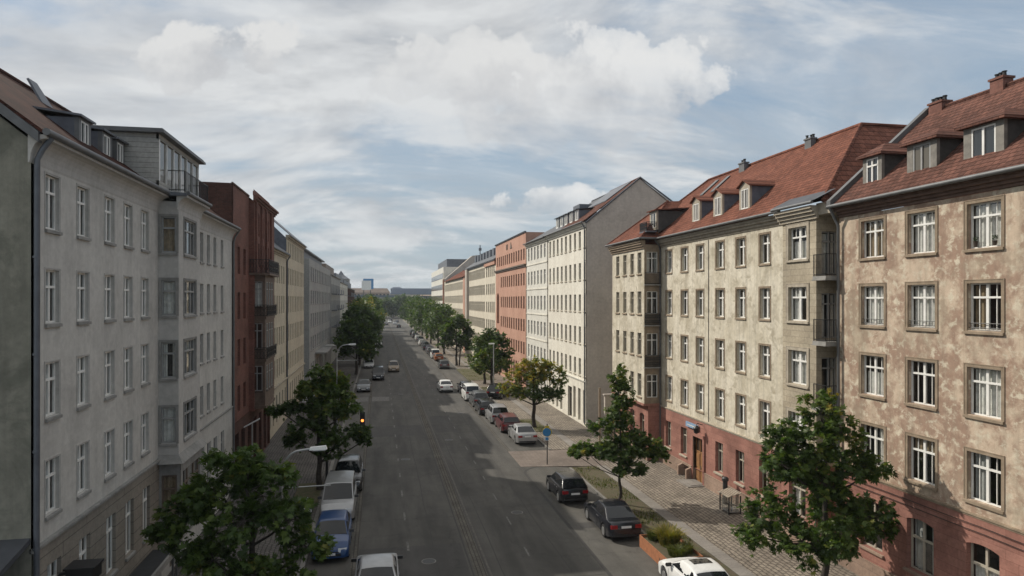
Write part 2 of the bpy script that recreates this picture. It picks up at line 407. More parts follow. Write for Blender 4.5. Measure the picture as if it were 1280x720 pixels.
WCACHE = {}
def window_set(style, w, h):
    """meshes of one window, its origin at the bottom centre of the opening in the wall plane"""
    key = (style['id'], round(w,3), round(h,3))
    if key in WCACHE: return WCACHE[key]
    d = style.get('depth', .2); fr = style.get('fr', .06); mb = MB()
    def b(x0,x1,z0,z1,t0=None,t1=None,m=mb):
        m.box(x0,x1,(d-.06 if t0 is None else t0),(d if t1 is None else t1),z0,z1)
    hw = w/2 - .002
    b(-hw,-hw+fr,.002,h-.002); b(hw-fr,hw,.002,h-.002); b(-hw+fr,hw-fr,.002,fr); b(-hw+fr,hw-fr,h-fr,h-.002)
    for x, bw in style.get('mull', []):
        b(x*w-bw/2, x*w+bw/2, fr, h-fr, d-.075, d-.004)
    for z, bh in style.get('trans', []):
        b(-hw+fr, hw-fr, z*h-bh/2, z*h+bh/2, d-.085, d-.008)
    for x, z0, z1, bw in style.get('bars', []):
        b(x*w-bw/2, x*w+bw/2, z0*h, z1*h, d-.05, d-.012)
    r = [('window', mb.mesh('window', M[style['frame']]))]
    m = MB(); m.poly([(-hw+fr*.5,d-.03,fr*.5),(hw-fr*.5,d-.03,fr*.5),(hw-fr*.5,d-.03,h-fr*.5),(-hw+fr*.5,d-.03,h-fr*.5)])
    r.append(('pane', m.mesh('pane', M[style['pane']])))
    if style.get('trim'):
        tm, tw, tp = style['trim']; m = MB(); e = .004
        for (x0,x1,z0,z1) in ((-w/2-tw,-w/2+e,-.02,h+tw),(w/2-e,w/2+tw,-.02,h+tw),(-w/2+e,w/2-e,h-e,h+tw)):
            m.box(x0,x1,-tp,.05,z0,z1)
        # a thin outer fillet, as on a moulded stone frame
        for (x0,x1,z0,z1) in ((-w/2-tw-.03,-w/2-tw-.001,-.02,h+tw+.03),(w/2+tw+.001,w/2+tw+.03,-.02,h+tw+.03),(-w/2-tw+.001,w/2+tw-.001,h+tw+.001,h+tw+.03)):
            m.box(x0,x1,-tp-.012,.04,z0,z1)
        r.append(('surround', m.mesh('surround', M[tm])))
    if style.get('sill'):
        sm, sw, sp = style['sill']; m = MB()
        m.hexa([(-w/2-sw,-sp,-.10),(w/2+sw,-sp,-.10),(w/2+sw,d-.065,-.10),(-w/2-sw,d-.065,-.10),(-w/2-sw,-sp,-.015),(w/2+sw,-sp,-.015),(w/2+sw,d-.065,.015),(-w/2-sw,d-.065,.015)]) if sw==0 else \
        m.hexa([(-w/2-sw,-sp,-.12),(w/2+sw,-sp,-.12),(w/2+sw,.03,-.12),(-w/2-sw,.03,-.12),(-w/2-sw,-sp,-.035),(w/2+sw,-sp,-.035),(w/2+sw,.03,-.012),(-w/2-sw,.03,-.012)])
        r.append(('sill', m.mesh('sill', M[sm])))
    if style.get('rail'):
        m = MB()
        for z in (.10, .26): m.tube([(-hw,d-.14,z),(hw,d-.14,z)], .014, 5)
        for k in range(9):
            x = -hw + (k+.5)*2*hw/9; m.tube([(x,d-.14,.10),(x,d-.14,.26)], .008, 4)
        r.append(('window_rail', m.mesh('window_rail', M['post_dark'])))
    WCACHE[key] = r
    return r
CURT = {}
def curtain_mesh(w, h, d, kind, mat):
    key = (round(w,3), round(h,3), d, kind, mat)
    if key in CURT: return CURT[key]
    m = MB(); t = d + .09
    spans = {0:[(-.5,.5,0,1)], 1:[(-.5,-.18,0,1),(.2,.5,0,1)], 2:[(-.5,.5,0,.62)], 3:[(-.5,-.1,0,1)], 4:[(-.5,.5,.66,1)], 5:[(.05,.5,0,1)]}[kind]
    for x0,x1,z0,z1 in spans:
        n = max(6, int((x1-x0)*w/.05)); pr = None
        for i in range(n+1):
            x = (x0 + (x1-x0)*i/n)*w; y = t + .022*math.sin(i*1.7) + .01*math.sin(i*.9)
            c = ((x,y,z0*h+.03),(x,y,z1*h-.03))
            if pr: m.poly([pr[0],c[0],c[1],pr[1]])
            pr = c
    CURT[key] = m.mesh('curtain', M[mat], 60)
    return CURT[key]

def arch_pts(sc, w, z, h, rise, n=8):
    """points along a segmental arch from left to right"""
    R_ = (w*w/4 + rise*rise)/(2*rise); zc = z + h - R_; a = math.asin(w/2/R_)
    return [(sc + R_*math.sin(-a + 2*a*i/n), zc + R_*math.cos(-a + 2*a*i/n)) for i in range(n+1)]

def facade(b, F, s0, s1, z0, z1, wins, mat, name='wall', t=0.0, room=True, place=True, extra=None):
    """a wall sheet with real openings (with reveals) and a window object set in each"""
    mb = MB()
    holes = []
    for q in wins:
        holes.append((q['s']-q['w']/2, q['s']+q['w']/2, q['z'], q['z']+q['h'], q))
    S = sorted({round(v,4) for h in holes for v in (h[0],h[1]) if s0 < v < s1} | {s0, s1})
    Z = sorted({round(v,4) for h in holes for v in (h[2],h[3]) if z0 < v < z1} | {z0, z1})
    for zi in range(len(Z)-1):
        run = None
        for si in range(len(S)-1):
            cs, cz = (S[si]+S[si+1])/2, (Z[zi]+Z[zi+1])/2
            if any(h[0] < cs < h[1] and h[2] < cz < h[3] for h in holes): continue
            mb.poly([F.pt(S[si],t,Z[zi]),F.pt(S[si+1],t,Z[zi]),F.pt(S[si+1],t,Z[zi+1]),F.pt(S[si],t,Z[zi+1])])
    for a, c, z, zt, q in holes:
        d = q['style'].get('depth', .2) + .02
        arc = q.get('arch')
        za = max(z, z0); 
        if arc:
            P = arch_pts((a+c)/2, c-a, z, zt-z, arc)
            for i in range(len(P)-1):
                (sa,pa),(sb,pb) = P[i], P[i+1]
                if zt-pa > .001 or zt-pb > .001: mb.poly([F.pt(sa,t,pa),F.pt(sb,t,pb),F.pt(sb,t,zt),F.pt(sa,t,zt)])
                mb.poly([F.pt(sa,t,pa),F.pt(sb,t,pb),F.pt(sb,t+d,pb),F.pt(sa,t+d,pa)])
                mb.poly([F.pt(sa,t+d,pa),F.pt(sb,t+d,pb),F.pt(sb,t+d,zt),F.pt(sa,t+d,zt)]) 
            zs = zt - arc
        else:
            zs = zt
            mb.poly([F.pt(a,t,zt),F.pt(c,t,zt),F.pt(c,t+d,zt),F.pt(a,t+d,zt)])
        mb.poly([F.pt(a,t,za),F.pt(a,t,zs),F.pt(a,t+d,zs),F.pt(a,t+d,za)])
        mb.poly([F.pt(c,t,za),F.pt(c,t,zs),F.pt(c,t+d,zs),F.pt(c,t+d,za)])
        mb.poly([F.pt(a,t,za),F.pt(c,t,za),F.pt(c,t+d,za),F.pt(a,t+d,za)])
    if extra: extra(mb)
    w = b.part(name, mb, M[mat])
    if place:
        for q in wins:
            if q.get('skip'): continue
            put_window(b, F, q, t)
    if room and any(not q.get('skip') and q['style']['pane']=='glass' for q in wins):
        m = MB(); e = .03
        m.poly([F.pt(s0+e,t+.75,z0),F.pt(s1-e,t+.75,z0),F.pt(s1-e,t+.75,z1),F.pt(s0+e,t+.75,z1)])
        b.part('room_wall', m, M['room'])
    return w
def put_window(b, F, q, t=0.0):
    st = q['style']
    if b.count >= 100: return
    b.count += 1
    p = Vector(F.pt(q['s'], t, q['z'])) - b.o
    root = None
    for nm, me in window_set(st, q['w'], q['h']):
        o = link(st.get('name', nm) if nm=='window' else nm, me, root or b.root)
        if root is None:
            o.location = p; o.rotation_euler = (0,0,F.rot); root = o
    ck = q.get('curtain', st.get('curtain'))
    if ck:
        r = random.random()
        if r < ck:
            kind = q.get('ck', random.choice([0,0,0,1,1,1,2,3,4,5]))
            link('curtain', curtain_mesh(q['w']-.1, q['h']-.06, st.get('depth',.2), kind, st.get('cmat') or random.choice(['curtain']*6+['curtain_tan','blind_grey'])), root)
    return root
def grid(ss, rows, w, style, **kw):
    return [dict(s=s, z=z, w=w, h=h, style=style, **kw) for z, h in rows for s in ss]

def roof_poly(b, faces, mat, name='roof', thick=.12):
    mb = MB()
    for f in faces:
        mb.poly(f)
    o = b.part(name, mb, mat); return o
def cornice(b, F, s0, s1, z, prof, mat, name='cornice'):
    """prof: list of (projection, height) courses stacked upward from z"""
    mb = MB(); e = 0
    for p, h in prof:
        F.box(mb, s0-e, s1+e, -p, .04, z, z+h-.002); z += h
    return b.part(name, mb, M[mat])
def cove(b, F, s0, s1, z, p, h, mat, name='cornice'):
    """a coved cornice: it sweeps out from the wall under the eave"""
    mb = MB(); n = 6; pr = None
    P = [(.0, z)] + [(-p*(1-math.cos(math.pi/2*k/n))-.02, z + .06 + (h-.16)*math.sin(math.pi/2*k/n)) for k in range(n+1)] + [(-p-.05, z+h-.1),(-p-.05, z+h)]
    for (ta,za),(tb,zb) in zip(P,P[1:]):
        mb.poly([F.pt(s0,ta,za),F.pt(s1,ta,za),F.pt(s1,tb,zb),F.pt(s0,tb,zb)])
    for s in (s0, s1): mb.poly([F.pt(s,t,z_) for t,z_ in P] + [F.pt(s,.03,z+h),F.pt(s,.03,z)])
    return b.part(name, mb, M[mat])
def gutter(b, pts, r=.08, mat='zinc', name='gutter'):
    mb = MB(); mb.tube(pts, r, 8); return b.part(name, mb, M[mat], 60)
def downpipe(b, pts, r=.06, mat='zinc'):
    mb = MB(); mb.tube(pts, r, 8)
    # brackets
    for k in range(1, 6):
        z = pts[-1][2] + (pts[-2][2]-pts[-1][2])*k/6
        mb.lathe([(r+.015,z-.03),(r+.015,z+.03)], (pts[-1][0],pts[-1][1],0), 'z', 8)
    return b.part('downpipe', mb, M[mat], 60)
def railing(b, pts, z0, z1, mat='iron', step=.12, r=.011, name='railing', ornate=False):
    mb = MB()
    for i in range(len(pts)-1):
        a, c = Vector((*pts[i],0)), Vector((*pts[i+1],0)); L = (c-a).length; n = max(1,int(L/step))
        for z in (z0+.06, z1): mb.tube([(a.x,a.y,z),(c.x,c.y,z)], .02, 5)
        for k in range(n+1):
            p = a + (c-a)*k/n; mb.tube([(p.x,p.y,z0),(p.x,p.y,z1)], r if k not in (0,n) else .022, 5)
            if ornate and k < n:
                q = a + (c-a)*(k+1)/n
                mb.tube([(p.x,p.y,z0+.1),(q.x,q.y,(z0+z1)/2),(p.x,p.y,z1-.05)], .012, 4)
                mb.tube([(q.x,q.y,z0+.1),(p.x,p.y,(z0+z1)/2),(q.x,q.y,z1-.05)], .012, 4)
    return b.part(name, mb, M[mat])

# window kinds
W_R1 = dict(id='r1', depth=.22, frame='white_paint', pane='glass', fr=.055, mull=[(0,.105)], trans=[(.70,.07)], bars=[(-.25,.04,.96,.025),(.25,.04,.96,.025)],
            trim=('stone_trim',.10,.018), sill=('stone_trim',.12,.08), curtain=.95)
W_R1R = dict(W_R1, id='r1r', rail=True)
W_R1G = dict(id='r1g', depth=.25, frame='tan_paint', pane='glass', fr=.07, mull=[(0,.09)], trans=[(.62,.09)], sill=('base_stone',.1,.1), curtain=.35)
W_R2 = dict(id='r2', depth=.24, frame='white_paint', pane='glass', fr=.06, mull=[(0,.11)], trans=[(.69,.085)],
            trim=('stone_trim',.07,.012), sill=('stone_trim',.09,.06), curtain=.85)
W_R2W = dict(id='r2w', depth=.22, frame='white_paint', pane='glass', fr=.065, mull=[(0,.16)], trans=[(.69,.08)], bars=[(-.25,.69,.96,.035),(.25,.69,.96,.035)],
            trim=('stone_pale',.15,.03), sill=('stone_pale',.17,.09), curtain=.85)
W_R2G = dict(id='r2g', depth=.26, frame='tan_paint', pane='glass', fr=.06, mull=[(0,.06)], trans=[(.7,.06)], sill=('stone_pale',.07,.10), curtain=1.0)
W_BAL = dict(id='bal', depth=.14, frame='grey_paint', pane='glass', fr=.06, mull=[(0,.08)], trans=[(.76,.07)], curtain=.7, name='balcony_door')
W_BAYN = dict(id='bayn', depth=.18, frame='tan_paint', pane='glass', fr=.05, mull=[(0,.07)], trans=[(.7,.06)], sill=('stone_trim',.08,.08), curtain=.5)
W_SIDE = dict(id='side', depth=.12, frame='white_paint', pane='glass', fr=.05, mull=[(0,.06)], trans=[(.7,.06)], curtain=.5)
W_L1 = dict(id='l1', depth=.16, frame='white_paint', pane='glass', fr=.055, mull=[(0,.08)], trans=[(.68,.07)], trim=('plaster_bay',.03,.006), sill=('stone_grey',.05,.07), curtain=.35)
W_L1F = dict(id='l1f', depth=.18, frame='grey_paint', pane='pane_grey', fr=.06, mull=[(0,.07)], trans=[(.68,.07)], sill=('stone_grey',.05,.06))
W_L1B = dict(id='l1b', depth=.10, frame='grey_paint', pane='glass', fr=.07, trans=[(.68,.08)], trim=('stone_grey',.06,.03), sill=('stone_grey',.06,.08), curtain=.9, ck=2)
W_L1W = dict(id='l1w', depth=.12, frame='grey_paint', pane='glass', fr=.06, mull=[(-.18,.07),(.18,.07)], trans=[(.68,.07)], trim=('stone_grey',.06,.03), sill=('stone_grey',.06,.08), curtain=.8)
W_L1G = dict(id='l1g', depth=.17, frame='white_paint', pane='glass', fr=.06, mull=[(0,.08)], trans=[(.72,.07)], sill=('stone_grey',.04,.08), curtain=.3)
W_FAR = dict(id='far', depth=.2, frame='tan_paint', pane='pane_grey', fr=.06, mull=[(0,.06)], trans=[(.7,.06)], sill=('stone_pale',.05,.07))
W_FARW = dict(id='farw', depth=.18, frame='white_paint', pane='pane_grey', fr=.07, mull=[(0,.07)], trans=[(.7,.07)])
W_GRY = dict(id='gry', depth=.16, frame='grey_paint', pane='pane_dark', fr=.07, mull=[(0,.07)], trans=[(.7,.07)], sill=('concrete',.06,.08))
W_TAN = dict(id='tan', depth=.14, frame='tan_paint', pane='pane_tan', fr=.08, mull=[(0,.08)], trans=[(.7,.08)])
W_BRN = dict(id='brn', depth=.22, frame='brown_paint', pane='pane_brown', fr=.07, mull=[(0,.07)], trans=[(.7,.07)])
W_SHOP = dict(id='shop', depth=.3, frame='brown_paint', pane='pane_dark', fr=.08, mull=[(0,.07)], trans=[(.78,.08)])

def gable_roof(b, side, xe, ze, xr, zr, y0, y1, mat, thick=.10, back=True, name='roof'):
    """pitched roof whose ridge runs along the street: eave at (xe,ze), ridge at (xr,zr)"""
    mb = MB(); xb = 2*xr - xe
    mb.hexa([(xe,y0,ze-thick),(xe,y1,ze-thick),(xr,y1,zr-thick),(xr,y0,zr-thick),(xe,y0,ze),(xe,y1,ze),(xr,y1,zr),(xr,y0,zr)])
    if back: mb.hexa([(xr,y0,zr-thick),(xr,y1,zr-thick),(xb,y1,ze-thick),(xb,y0,ze-thick),(xr,y0,zr),(xr,y1,zr),(xb,y1,ze),(xb,y0,ze)])
    o = b.part(name, mb, mat)
    m = MB(); n = int((y1-y0)/.4)
    m.tube([(xr,y0,zr+.01),(xr,y1,zr+.01)], .11, 6); 
    rd = b.part('ridge_cap', m, mat, 60, o)
    return o
def shell(b, x0, x1, y0, y1, z0, z1, mat, name='side_wall', faces='nfb'):
    """the walls of a block other than its street front: n near end, f far end, b back"""
    mb = MB()
    if 'n' in faces: mb.poly([(x0,y0,z0),(x1,y0,z0),(x1,y0,z1),(x0,y0,z1)])
    if 'f' in faces: mb.poly([(x0,y1,z0),(x1,y1,z0),(x1,y1,z1),(x0,y1,z1)])
    if 'b' in faces: mb.poly([(x1,y0,z0),(x1,y1,z0),(x1,y1,z1),(x1,y0,z1)])
    if 't' in faces: mb.poly([(x0,y0,z1),(x1,y0,z1),(x1,y1,z1),(x0,y1,z1)])
    return b.part(name, mb, M[mat])
def dormer(b, side, xf, y, w, zb, zt, slope_x, ze_x, ze_z, face_mat, cheek_mat, roof_mat, style, ww, wh, kind='flat', rise=.35, over=.18):
    """dormer whose face looks at the street at x=xf; its roof runs back until it meets the slope"""
    def roofx(z): return ze_x + side*(z - ze_z)/slope_x
    xb = roofx(zt) + side*.25
    y0, y1 = y - w/2, y + w/2
    F = RF(xf) if side > 0 else LF(xf)
    s = -y if side > 0 else y
    fw = .0
    mb = MB()
    zw = zb + (zt - zb - wh)*.55
    # front with an opening
    a, c = s - ww/2, s + ww/2
    for (sa,sb,za,zc) in ((s-w/2,a,zb,zt),(c,s+w/2,zb,zt),(a,c,zb,zw),(a,c,zw+wh,zt)):
        F.box(mb, sa, sb, 0, .14, za, zc)
    body = b.part('dormer', mb, M[face_mat])
    m = MB()
    for yy, dy in ((y0,.06),(y1-.06,.06)):
        m.prism([(xf+side*.14,yy,zb-.25),(xb,yy,zt-.02),(xf+side*.14,yy,zt-.02)], (0,dy,0))
    m.box(min(xf+side*.5,xf+side*.55), max(xf+side*.5,xf+side*.55), y0+.07, y1-.07, zb, zt-.02)
    b.part('cheek', m, M[cheek_mat], None, body)
    m = MB(); e = over
    if kind == 'flat':
        zr = zt + .22
        xb2 = roofx(zr)+side*.3
        m.hexa([(xf-side*e,y0-e,zt),(xf-side*e,y1+e,zt),(xb2,y1+e,zr),(xb2,y0-e,zr),(xf-side*e,y0-e,zt+.07),(xf-side*e,y1+e,zt+.07),(xb2,y1+e,zr+.07),(xb2,y0-e,zr+.07)])
    elif kind == 'gable':
        zr = zt + rise; xr = roofx(zr) + side*.3
        for yy0 in (y0-e, y1+e):
            m.hexa([(xf-side*e,yy0,zt-.02),(xf-side*e,y,zr),(xr,y,zr),(xb,yy0,zt-.02),(xf-side*e,yy0,zt+.06),(xf-side*e,y,zr+.08),(xr,y,zr+.08),(xb,yy0,zt+.06)])
        mm = MB(); mm.prism([(xf-.001*side,y0,zt),(xf-.001*side,y1,zt),(xf-.001*side,y,zr-.04)], (side*.1,0,0)); b.part('pediment', mm, M[face_mat], None, body)
    elif kind == 'hip':
        zr = zt + rise; xr = roofx(zr) + side*.3; xh = xf + side*(w*.55)
        A=(xf-side*e,y0-e,zt); B=(xf-side*e,y1+e,zt); P=(xh,y,zr); Q=(xr,y,zr); C=(xb+side*.1,y1+e,zt); D=(xb+side*.1,y0-e,zt)
        for f in ((A,B,P),(A,P,Q,D),(B,C,Q,P)): m.poly(f)
        dn=(0,0,-.09)
        A2,B2,C2,D2=[(p[0],p[1],p[2]-.09) for p in (A,B,C,D)]
        for f in ((A,A2,B2,B),(A,D,D2,A2),(B,B2,C2,C),(A2,D2,C2,B2)): m.poly(f)
    b.part('dormer_roof', m, M[roof_mat], None, body)
    q = dict(s=s, z=zw, w=ww, h=wh, style=style)
    p = Vector(F.pt(s, 0, zw)) - b.o
    ws = window_set(style, ww, wh)
    wo = link('dormer_window', ws[0][1], body); wo.location = p; wo.rotation_euler = (0,0,F.rot)
    po = link('pane', ws[1][1], body); po.location = p; po.rotation_euler = (0,0,F.rot)
    return body
W_DORM = dict(id='dorm', depth=.07, frame='white_paint', pane='pane_dark', fr=.06, mull=[(0,.09)])
W_DORM2 = dict(id='dorm2', depth=.07, frame='white_paint', pane='pane_tan', fr=.06, mull=[(0,.07)], bars=[(-.25,.05,.95,.03),(.25,.05,.95,.03)])
W_DORM3 = dict(id='dorm3', depth=.07, frame='white_paint', pane='pane_dark', fr=.06, mull=[(0,.08)], trans=[(.72,.07)])
W_DORM4 = dict(id='dorm4', depth=.07, frame='grey_paint', pane='pane_tan', fr=.07, mull=[(0,.08)])
def chimney(b, roof, x, y, wx, wy, z0, z1, mat='red_brick', pots=4, capm='trim_black'):
    mb = MB(); mb.box(x-wx/2,x+wx/2,y-wy/2,y+wy/2,z0,z1); mb.box(x-wx/2-.05,x+wx/2+.05,y-wy/2-.05,y+wy/2+.05,z1+.001,z1+.09)
    c = b.part('chimney', mb, M[mat], None, roof)
    m = MB()
    for k in range(pots):
        yy = y - wy/2 + (k+.5)*wy/pots
        m.lathe([(.08,z1+.09),(.07,z1+.26),(.1,z1+.27),(.1,z1+.3)], (x+random.uniform(-.1,.1),yy,0), 'z', 8)
    b.part('chimney_pots', m, M[capm], None, roof)
# ================================================================== RIGHT SIDE
# ---- the blotchy pink and beige house nearest on the right
b = Building('apartment_house', (20.4,17,0), 'blotchy pink and beige plastered house with red stone ground floor, nearest on the right', 'building')
F = RF(20.4); Y1, Y0 = 27.5, 6.0
ys = [25.4, 22.75, 19.98, 17.2, 14.4, 11.6, 8.8]
wins = grid([-y for y in ys], [(13.80,1.58),(7.97,1.68),(4.98,1.70)], 1.36, W_R1) + grid([-y for y in ys], [(10.93,1.66)], 1.36, W_R1R)
facade(b, F, -Y1, -Y0, 4.5, 15.7, wins, 'pink_wall')
g = [dict(s=-y, z=1.5, w=1.32, h=2.05, style=W_R1G, arch=.11) for y in (25.4,22.75,19.98,17.2,14.4,11.6,8.8)]
facade(b, F, -Y1, -Y0, .9, 4.42, g, 'red_stone', 'plinth', -.06)
facade(b, F, -Y1, -Y0, 0, .9, [], 'base_stone', 'base_course', -.12)
cornice(b, F, -Y1, -Y0, .9, [(.13,.05)], 'base_stone', 'base_ledge')
cornice(b, F, -Y1, -Y0, 4.42, [(.08,.07),(.12,.06)], 'stone_trim', 'string_course')
cornice(b, F, -Y1, -Y0, 15.72, [(.06,.12),(.16,.12),(.30,.12),(.38,.08)], 'brown_cornice')
shell(b, 20.4, 30, Y0, Y1, 0, 16.1, 'pink_wall', faces='nfb')
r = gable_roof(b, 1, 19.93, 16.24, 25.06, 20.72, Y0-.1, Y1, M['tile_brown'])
mb = MB()     # raised flashing over the party wall
mb.hexa([(19.9,Y1-.05,16.15),(19.9,Y1+.22,16.15),(25.06,Y1+.22,20.68),(25.06,Y1-.05,20.68),(19.9,Y1-.05,16.48),(19.9,Y1+.22,16.48),(25.06,Y1+.22,20.98),(25.06,Y1-.05,20.98)])
b.part('verge_flashing', mb, M['zinc'])
gutter(b, [(19.86,Y0,16.2),(19.86,Y1+.1,16.2)], .085)
downpipe(b, [(19.86,Y1-.05,16.15),(20.05,Y1-.08,15.75),(20.25,Y1-.12,15.35),(20.26,Y1-.12,.3)], .065)
for y, ww, w, st in ((26.1,.72,1.15,W_DORM3),(23.35,.9,1.5,W_DORM4),(20.55,1.0,1.65,W_DORM),(17.2,1.0,1.65,W_DORM),(13.8,1.0,1.65,W_DORM)):
    dormer(b, 1, 20.95, y, w, 16.78, 18.3, .873, 19.93, 16.24, 'dormer_wood', 'cheek_dark', 'tile_brown', st, ww, 1.18, 'hip', .55, .2)
chimney(b, r, 25.1, 26.9, .5, .75, 19.9, 20.95, 'chimney_red', 6)
chimney(b, r, 25.1, 23.75, .5, .62, 19.9, 21.05, 'chimney_red', 3)
chimney(b, r, 25.1, 14.0, .6, .7, 19.9, 21.1, 'chimney_red', 3)

# ---- the long cream house behind it
b = Building('apartment_house', (20.4,41,0), 'long cream stained house under a bright red hip roof, red stone ground floor', 'building')
F = RF(20.4)
ROW = [(13.98,1.58),(10.98,1.66),(7.88,1.66),(4.80,1.70)]
ys = [46.05,43.5,41.2,38.55,36.1,33.6]
facade(b, F, -47.5, -31.3, 4.2, 16.1, grid([-y for y in ys], ROW, 1.0, W_R2), 'cream_wall')
gw = [dict(s=-y, z=1.45, w=.95, h=1.85, style=W_R2G) for y in (46.05,43.5,38.55,36.1,33.6)]
gw.append(dict(s=-41.25, z=.15, w=1.35, h=2.9, style=dict(id='d', depth=.32, frame='door_wood', pane='glass'), skip=True))
facade(b, F, -47.5, -31.3, .95, 4.12, gw, 'red_stone', 'plinth', -.06)
bw = [dict(s=-41.25, z=.15, w=1.35, h=2.9, style=dict(id='d', depth=.32, frame='door_wood', pane='glass'), skip=True),
      dict(s=-42.9, z=.0, w=.9, h=.85, style=dict(id='d2', depth=.4, frame='door_wood', pane='glass'), skip=True)]
facade(b, F, -47.5, -31.3, 0, .95, bw, 'base_stone', 'base_course', -.14)
cornice(b, F, -47.5, -42.0, .95, [(.16,.05)], 'base_stone', 'base_ledge'); cornice(b, F, -40.5, -31.3, .95, [(.16,.05)], 'base_stone', 'base_ledge')
mb = MB()
F.box(mb, -41.92, -40.58, .06, .12, .15, 2.05)
door = b.part('door', mb, M['door_wood'])
mb = MB(); F.box(mb, -41.92,-40.58,.04,.11,2.06,2.14); F.box(mb,-41.28,-41.22,.03,.11,.16,3.0); F.box(mb,-41.9,-41.84,.04,.11,2.14,3.04); F.box(mb,-40.66,-40.6,.04,.11,2.14,3.04)
for z0,z1 in ((.3,1.0),(1.1,1.95)):
    for s in (-41.58,-40.92): F.box(mb, s-.22, s+.22, .035, .07, z0, z1)
b.part('door_frame', mb, M['door_wood'], None, door)
mb = MB(); F.box(mb, -41.92,-40.58,.095,.1,2.14,3.04); b.part('transom_pane', mb, M['pane_brown'], None, door)
mb = MB(); F.box(mb, -41.18,-41.14,.0,.05,1.0,1.25); b.part('handle', mb, M['zinc'], None, door)
mb = MB()      # stone frame of the doorway
for s0,s1,z0,z1 in ((-42.15,-41.93,.16,3.3),(-40.57,-40.35,.16,3.3),(-41.93,-40.57,3.06,3.3)): F.box(mb, s0, s1, -.16, .0, z0, z1)
b.part('door_surround', mb, M['red_stone'])
mb = MB(); F.box(mb, -41.95,-40.5,-.95,-.02,.12,.2); F.box(mb,-42.1,-40.3,-1.25,-.02,.115,.17); b.part('door_steps', mb, M['slab'])
mb = MB(); F.box(mb, -43.3,-42.5,.28,.34,.12,.85); b.part('cellar_hatch', mb, M['trim_black'])
mb = MB(); mb.hexa([F.pt(-42.35,-.5,.12),F.pt(-42.15,-.5,.12),F.pt(-42.15,-.15,.12),F.pt(-42.35,-.15,.12),F.pt(-42.35,-.5,.75),F.pt(-42.15,-.5,.75),F.pt(-42.15,-.15,.9),F.pt(-42.35,-.15,.9)])
b.part('cellar_cheek', mb, M['base_stone']); mb = MB(); mb.hexa([F.pt(-43.6,-.5,.12),F.pt(-43.4,-.5,.12),F.pt(-43.4,-.15,.12),F.pt(-43.6,-.15,.12),F.pt(-43.6,-.5,.75),F.pt(-43.4,-.5,.75),F.pt(-43.4,-.15,.9),F.pt(-43.6,-.15,.9)])
b.part('cellar_cheek', mb, M['base_stone'])
cornice(b, F, -47.5, -31.3, 4.12, [(.07,.07),(.12,.06)], 'stone_pale', 'string_course')
cornice(b, F, -47.6, -31.3, 15.88, [(.06,.12),(.16,.16),(.30,.13),(.38,.12)], 'stone_pale')
mb = MB(); mb.tube([F.pt(-40.0,-.02,4.3),F.pt(-40.0,-.02,15.8)], .02, 5); b.part('lightning_rod', mb, M['post_dark'])
# projecting bay at the near end and the niche with balconies beside it
FB = RF(20.0)
facade(b, FB, -31.3, -28.6, 4.2, 16.1, grid([-30.05], ROW, 1.5, W_R2W), 'cream_block', 'bay_wall')
facade(b, FB, -31.3, -28.6, .95, 4.12, [dict(s=-30.0, z=1.45, w=1.35, h=1.9, style=W_R2G, arch=.2)], 'red_stone', 'bay_plinth', -.06)
facade(b, FB, -31.3, -28.6, 0, .95, [], 'base_stone', 'bay_base', -.12)
cornice(b, FB, -31.3, -28.6, 4.12, [(.08,.07),(.13,.06)], 'stone_pale', 'bay_string_course')
cornice(b, FB, -31.45, -28.45, 15.8, [(.10,.16),(.20,.16),(.32,.15),(.42,.14)], 'stone_pale', 'bay_cornice')
mb = MB(); mb.poly([(20.0,31.3,0),(20.4,31.3,0),(20.4,31.3,16.1),(20.0,31.3,16.1)]); b.part('bay_return', mb, M['cream_block'])
FN = Face(20.0, 28.6, 0)
facade(b, FN, 0, 1.6, 4.2, 16.1, grid([.68], [(13.22,2.0),(10.22,2.1),(7.2,2.1),(4.35,1.9)], .8, W_BAL), 'cream_block', 'niche_wall')
facade(b, FN, 0, 1.6, 0, 4.2, [], 'red_stone', 'niche_plinth')
mb = MB(); mb.poly([(21.6,27.5,0),(21.6,28.6,0),(21.6,28.6,16.1),(21.6,27.5,16.1)]); b.part('niche_back', mb, M['cream_block'])
for z in (13.1,10.1,7.1):
    mb = MB(); mb.box(19.8,21.6,27.63,28.595,z-.14,z); mb.box(19.76,21.6,27.6,28.6,z-.2,z-.141); o = b.part('balcony', mb, M['stone_grey'])
    rr = railing(b, [(19.84,28.56),(19.84,27.67),(20.38,27.67)], z, z+1.0, step=.085); rr.parent = o
mb = MB(); mb.box(19.99,22.2,27.52,28.59,15.95,16.5); b.part('niche_ceiling', mb, M['stone_pale'])
# left projecting bay
FL = RF(19.1)
facade(b, FL, -54.5, -47.5, 4.35, 16.1, grid([-y for y in (53.2,51.55,49.95,48.45)], ROW, .78, W_BAYN), 'cream_wall', 'wing_wall')
FL2 = RF(19.4)
facade(b, FL2, -54.5, -47.5, .95, 4.3, [dict(s=-y, z=1.5, w=.9, h=2.0, style=W_R2G, arch=.15) for y in (52.6,50.7,48.7)], 'red_stone', 'wing_plinth')
facade(b, FL2, -54.5, -47.5, 0, .95, [], 'base_stone', 'wing_base', -.06)
FS = Face(19.1, 47.5, 0)
facade(b, FS, 0, 1.3, 4.35, 16.1, grid([.62], ROW, .86, W_SIDE), 'stone_trim', 'wing_side')
facade(b, Face(19.4,47.5,0), 0, 1.0, 0, 4.3, [], 'red_stone', 'wing_side_plinth')
mb = MB(); mb.box(19.02,20.4,47.44,54.5,4.2,4.36); b.part('wing_corbel', mb, M['red_stone'])
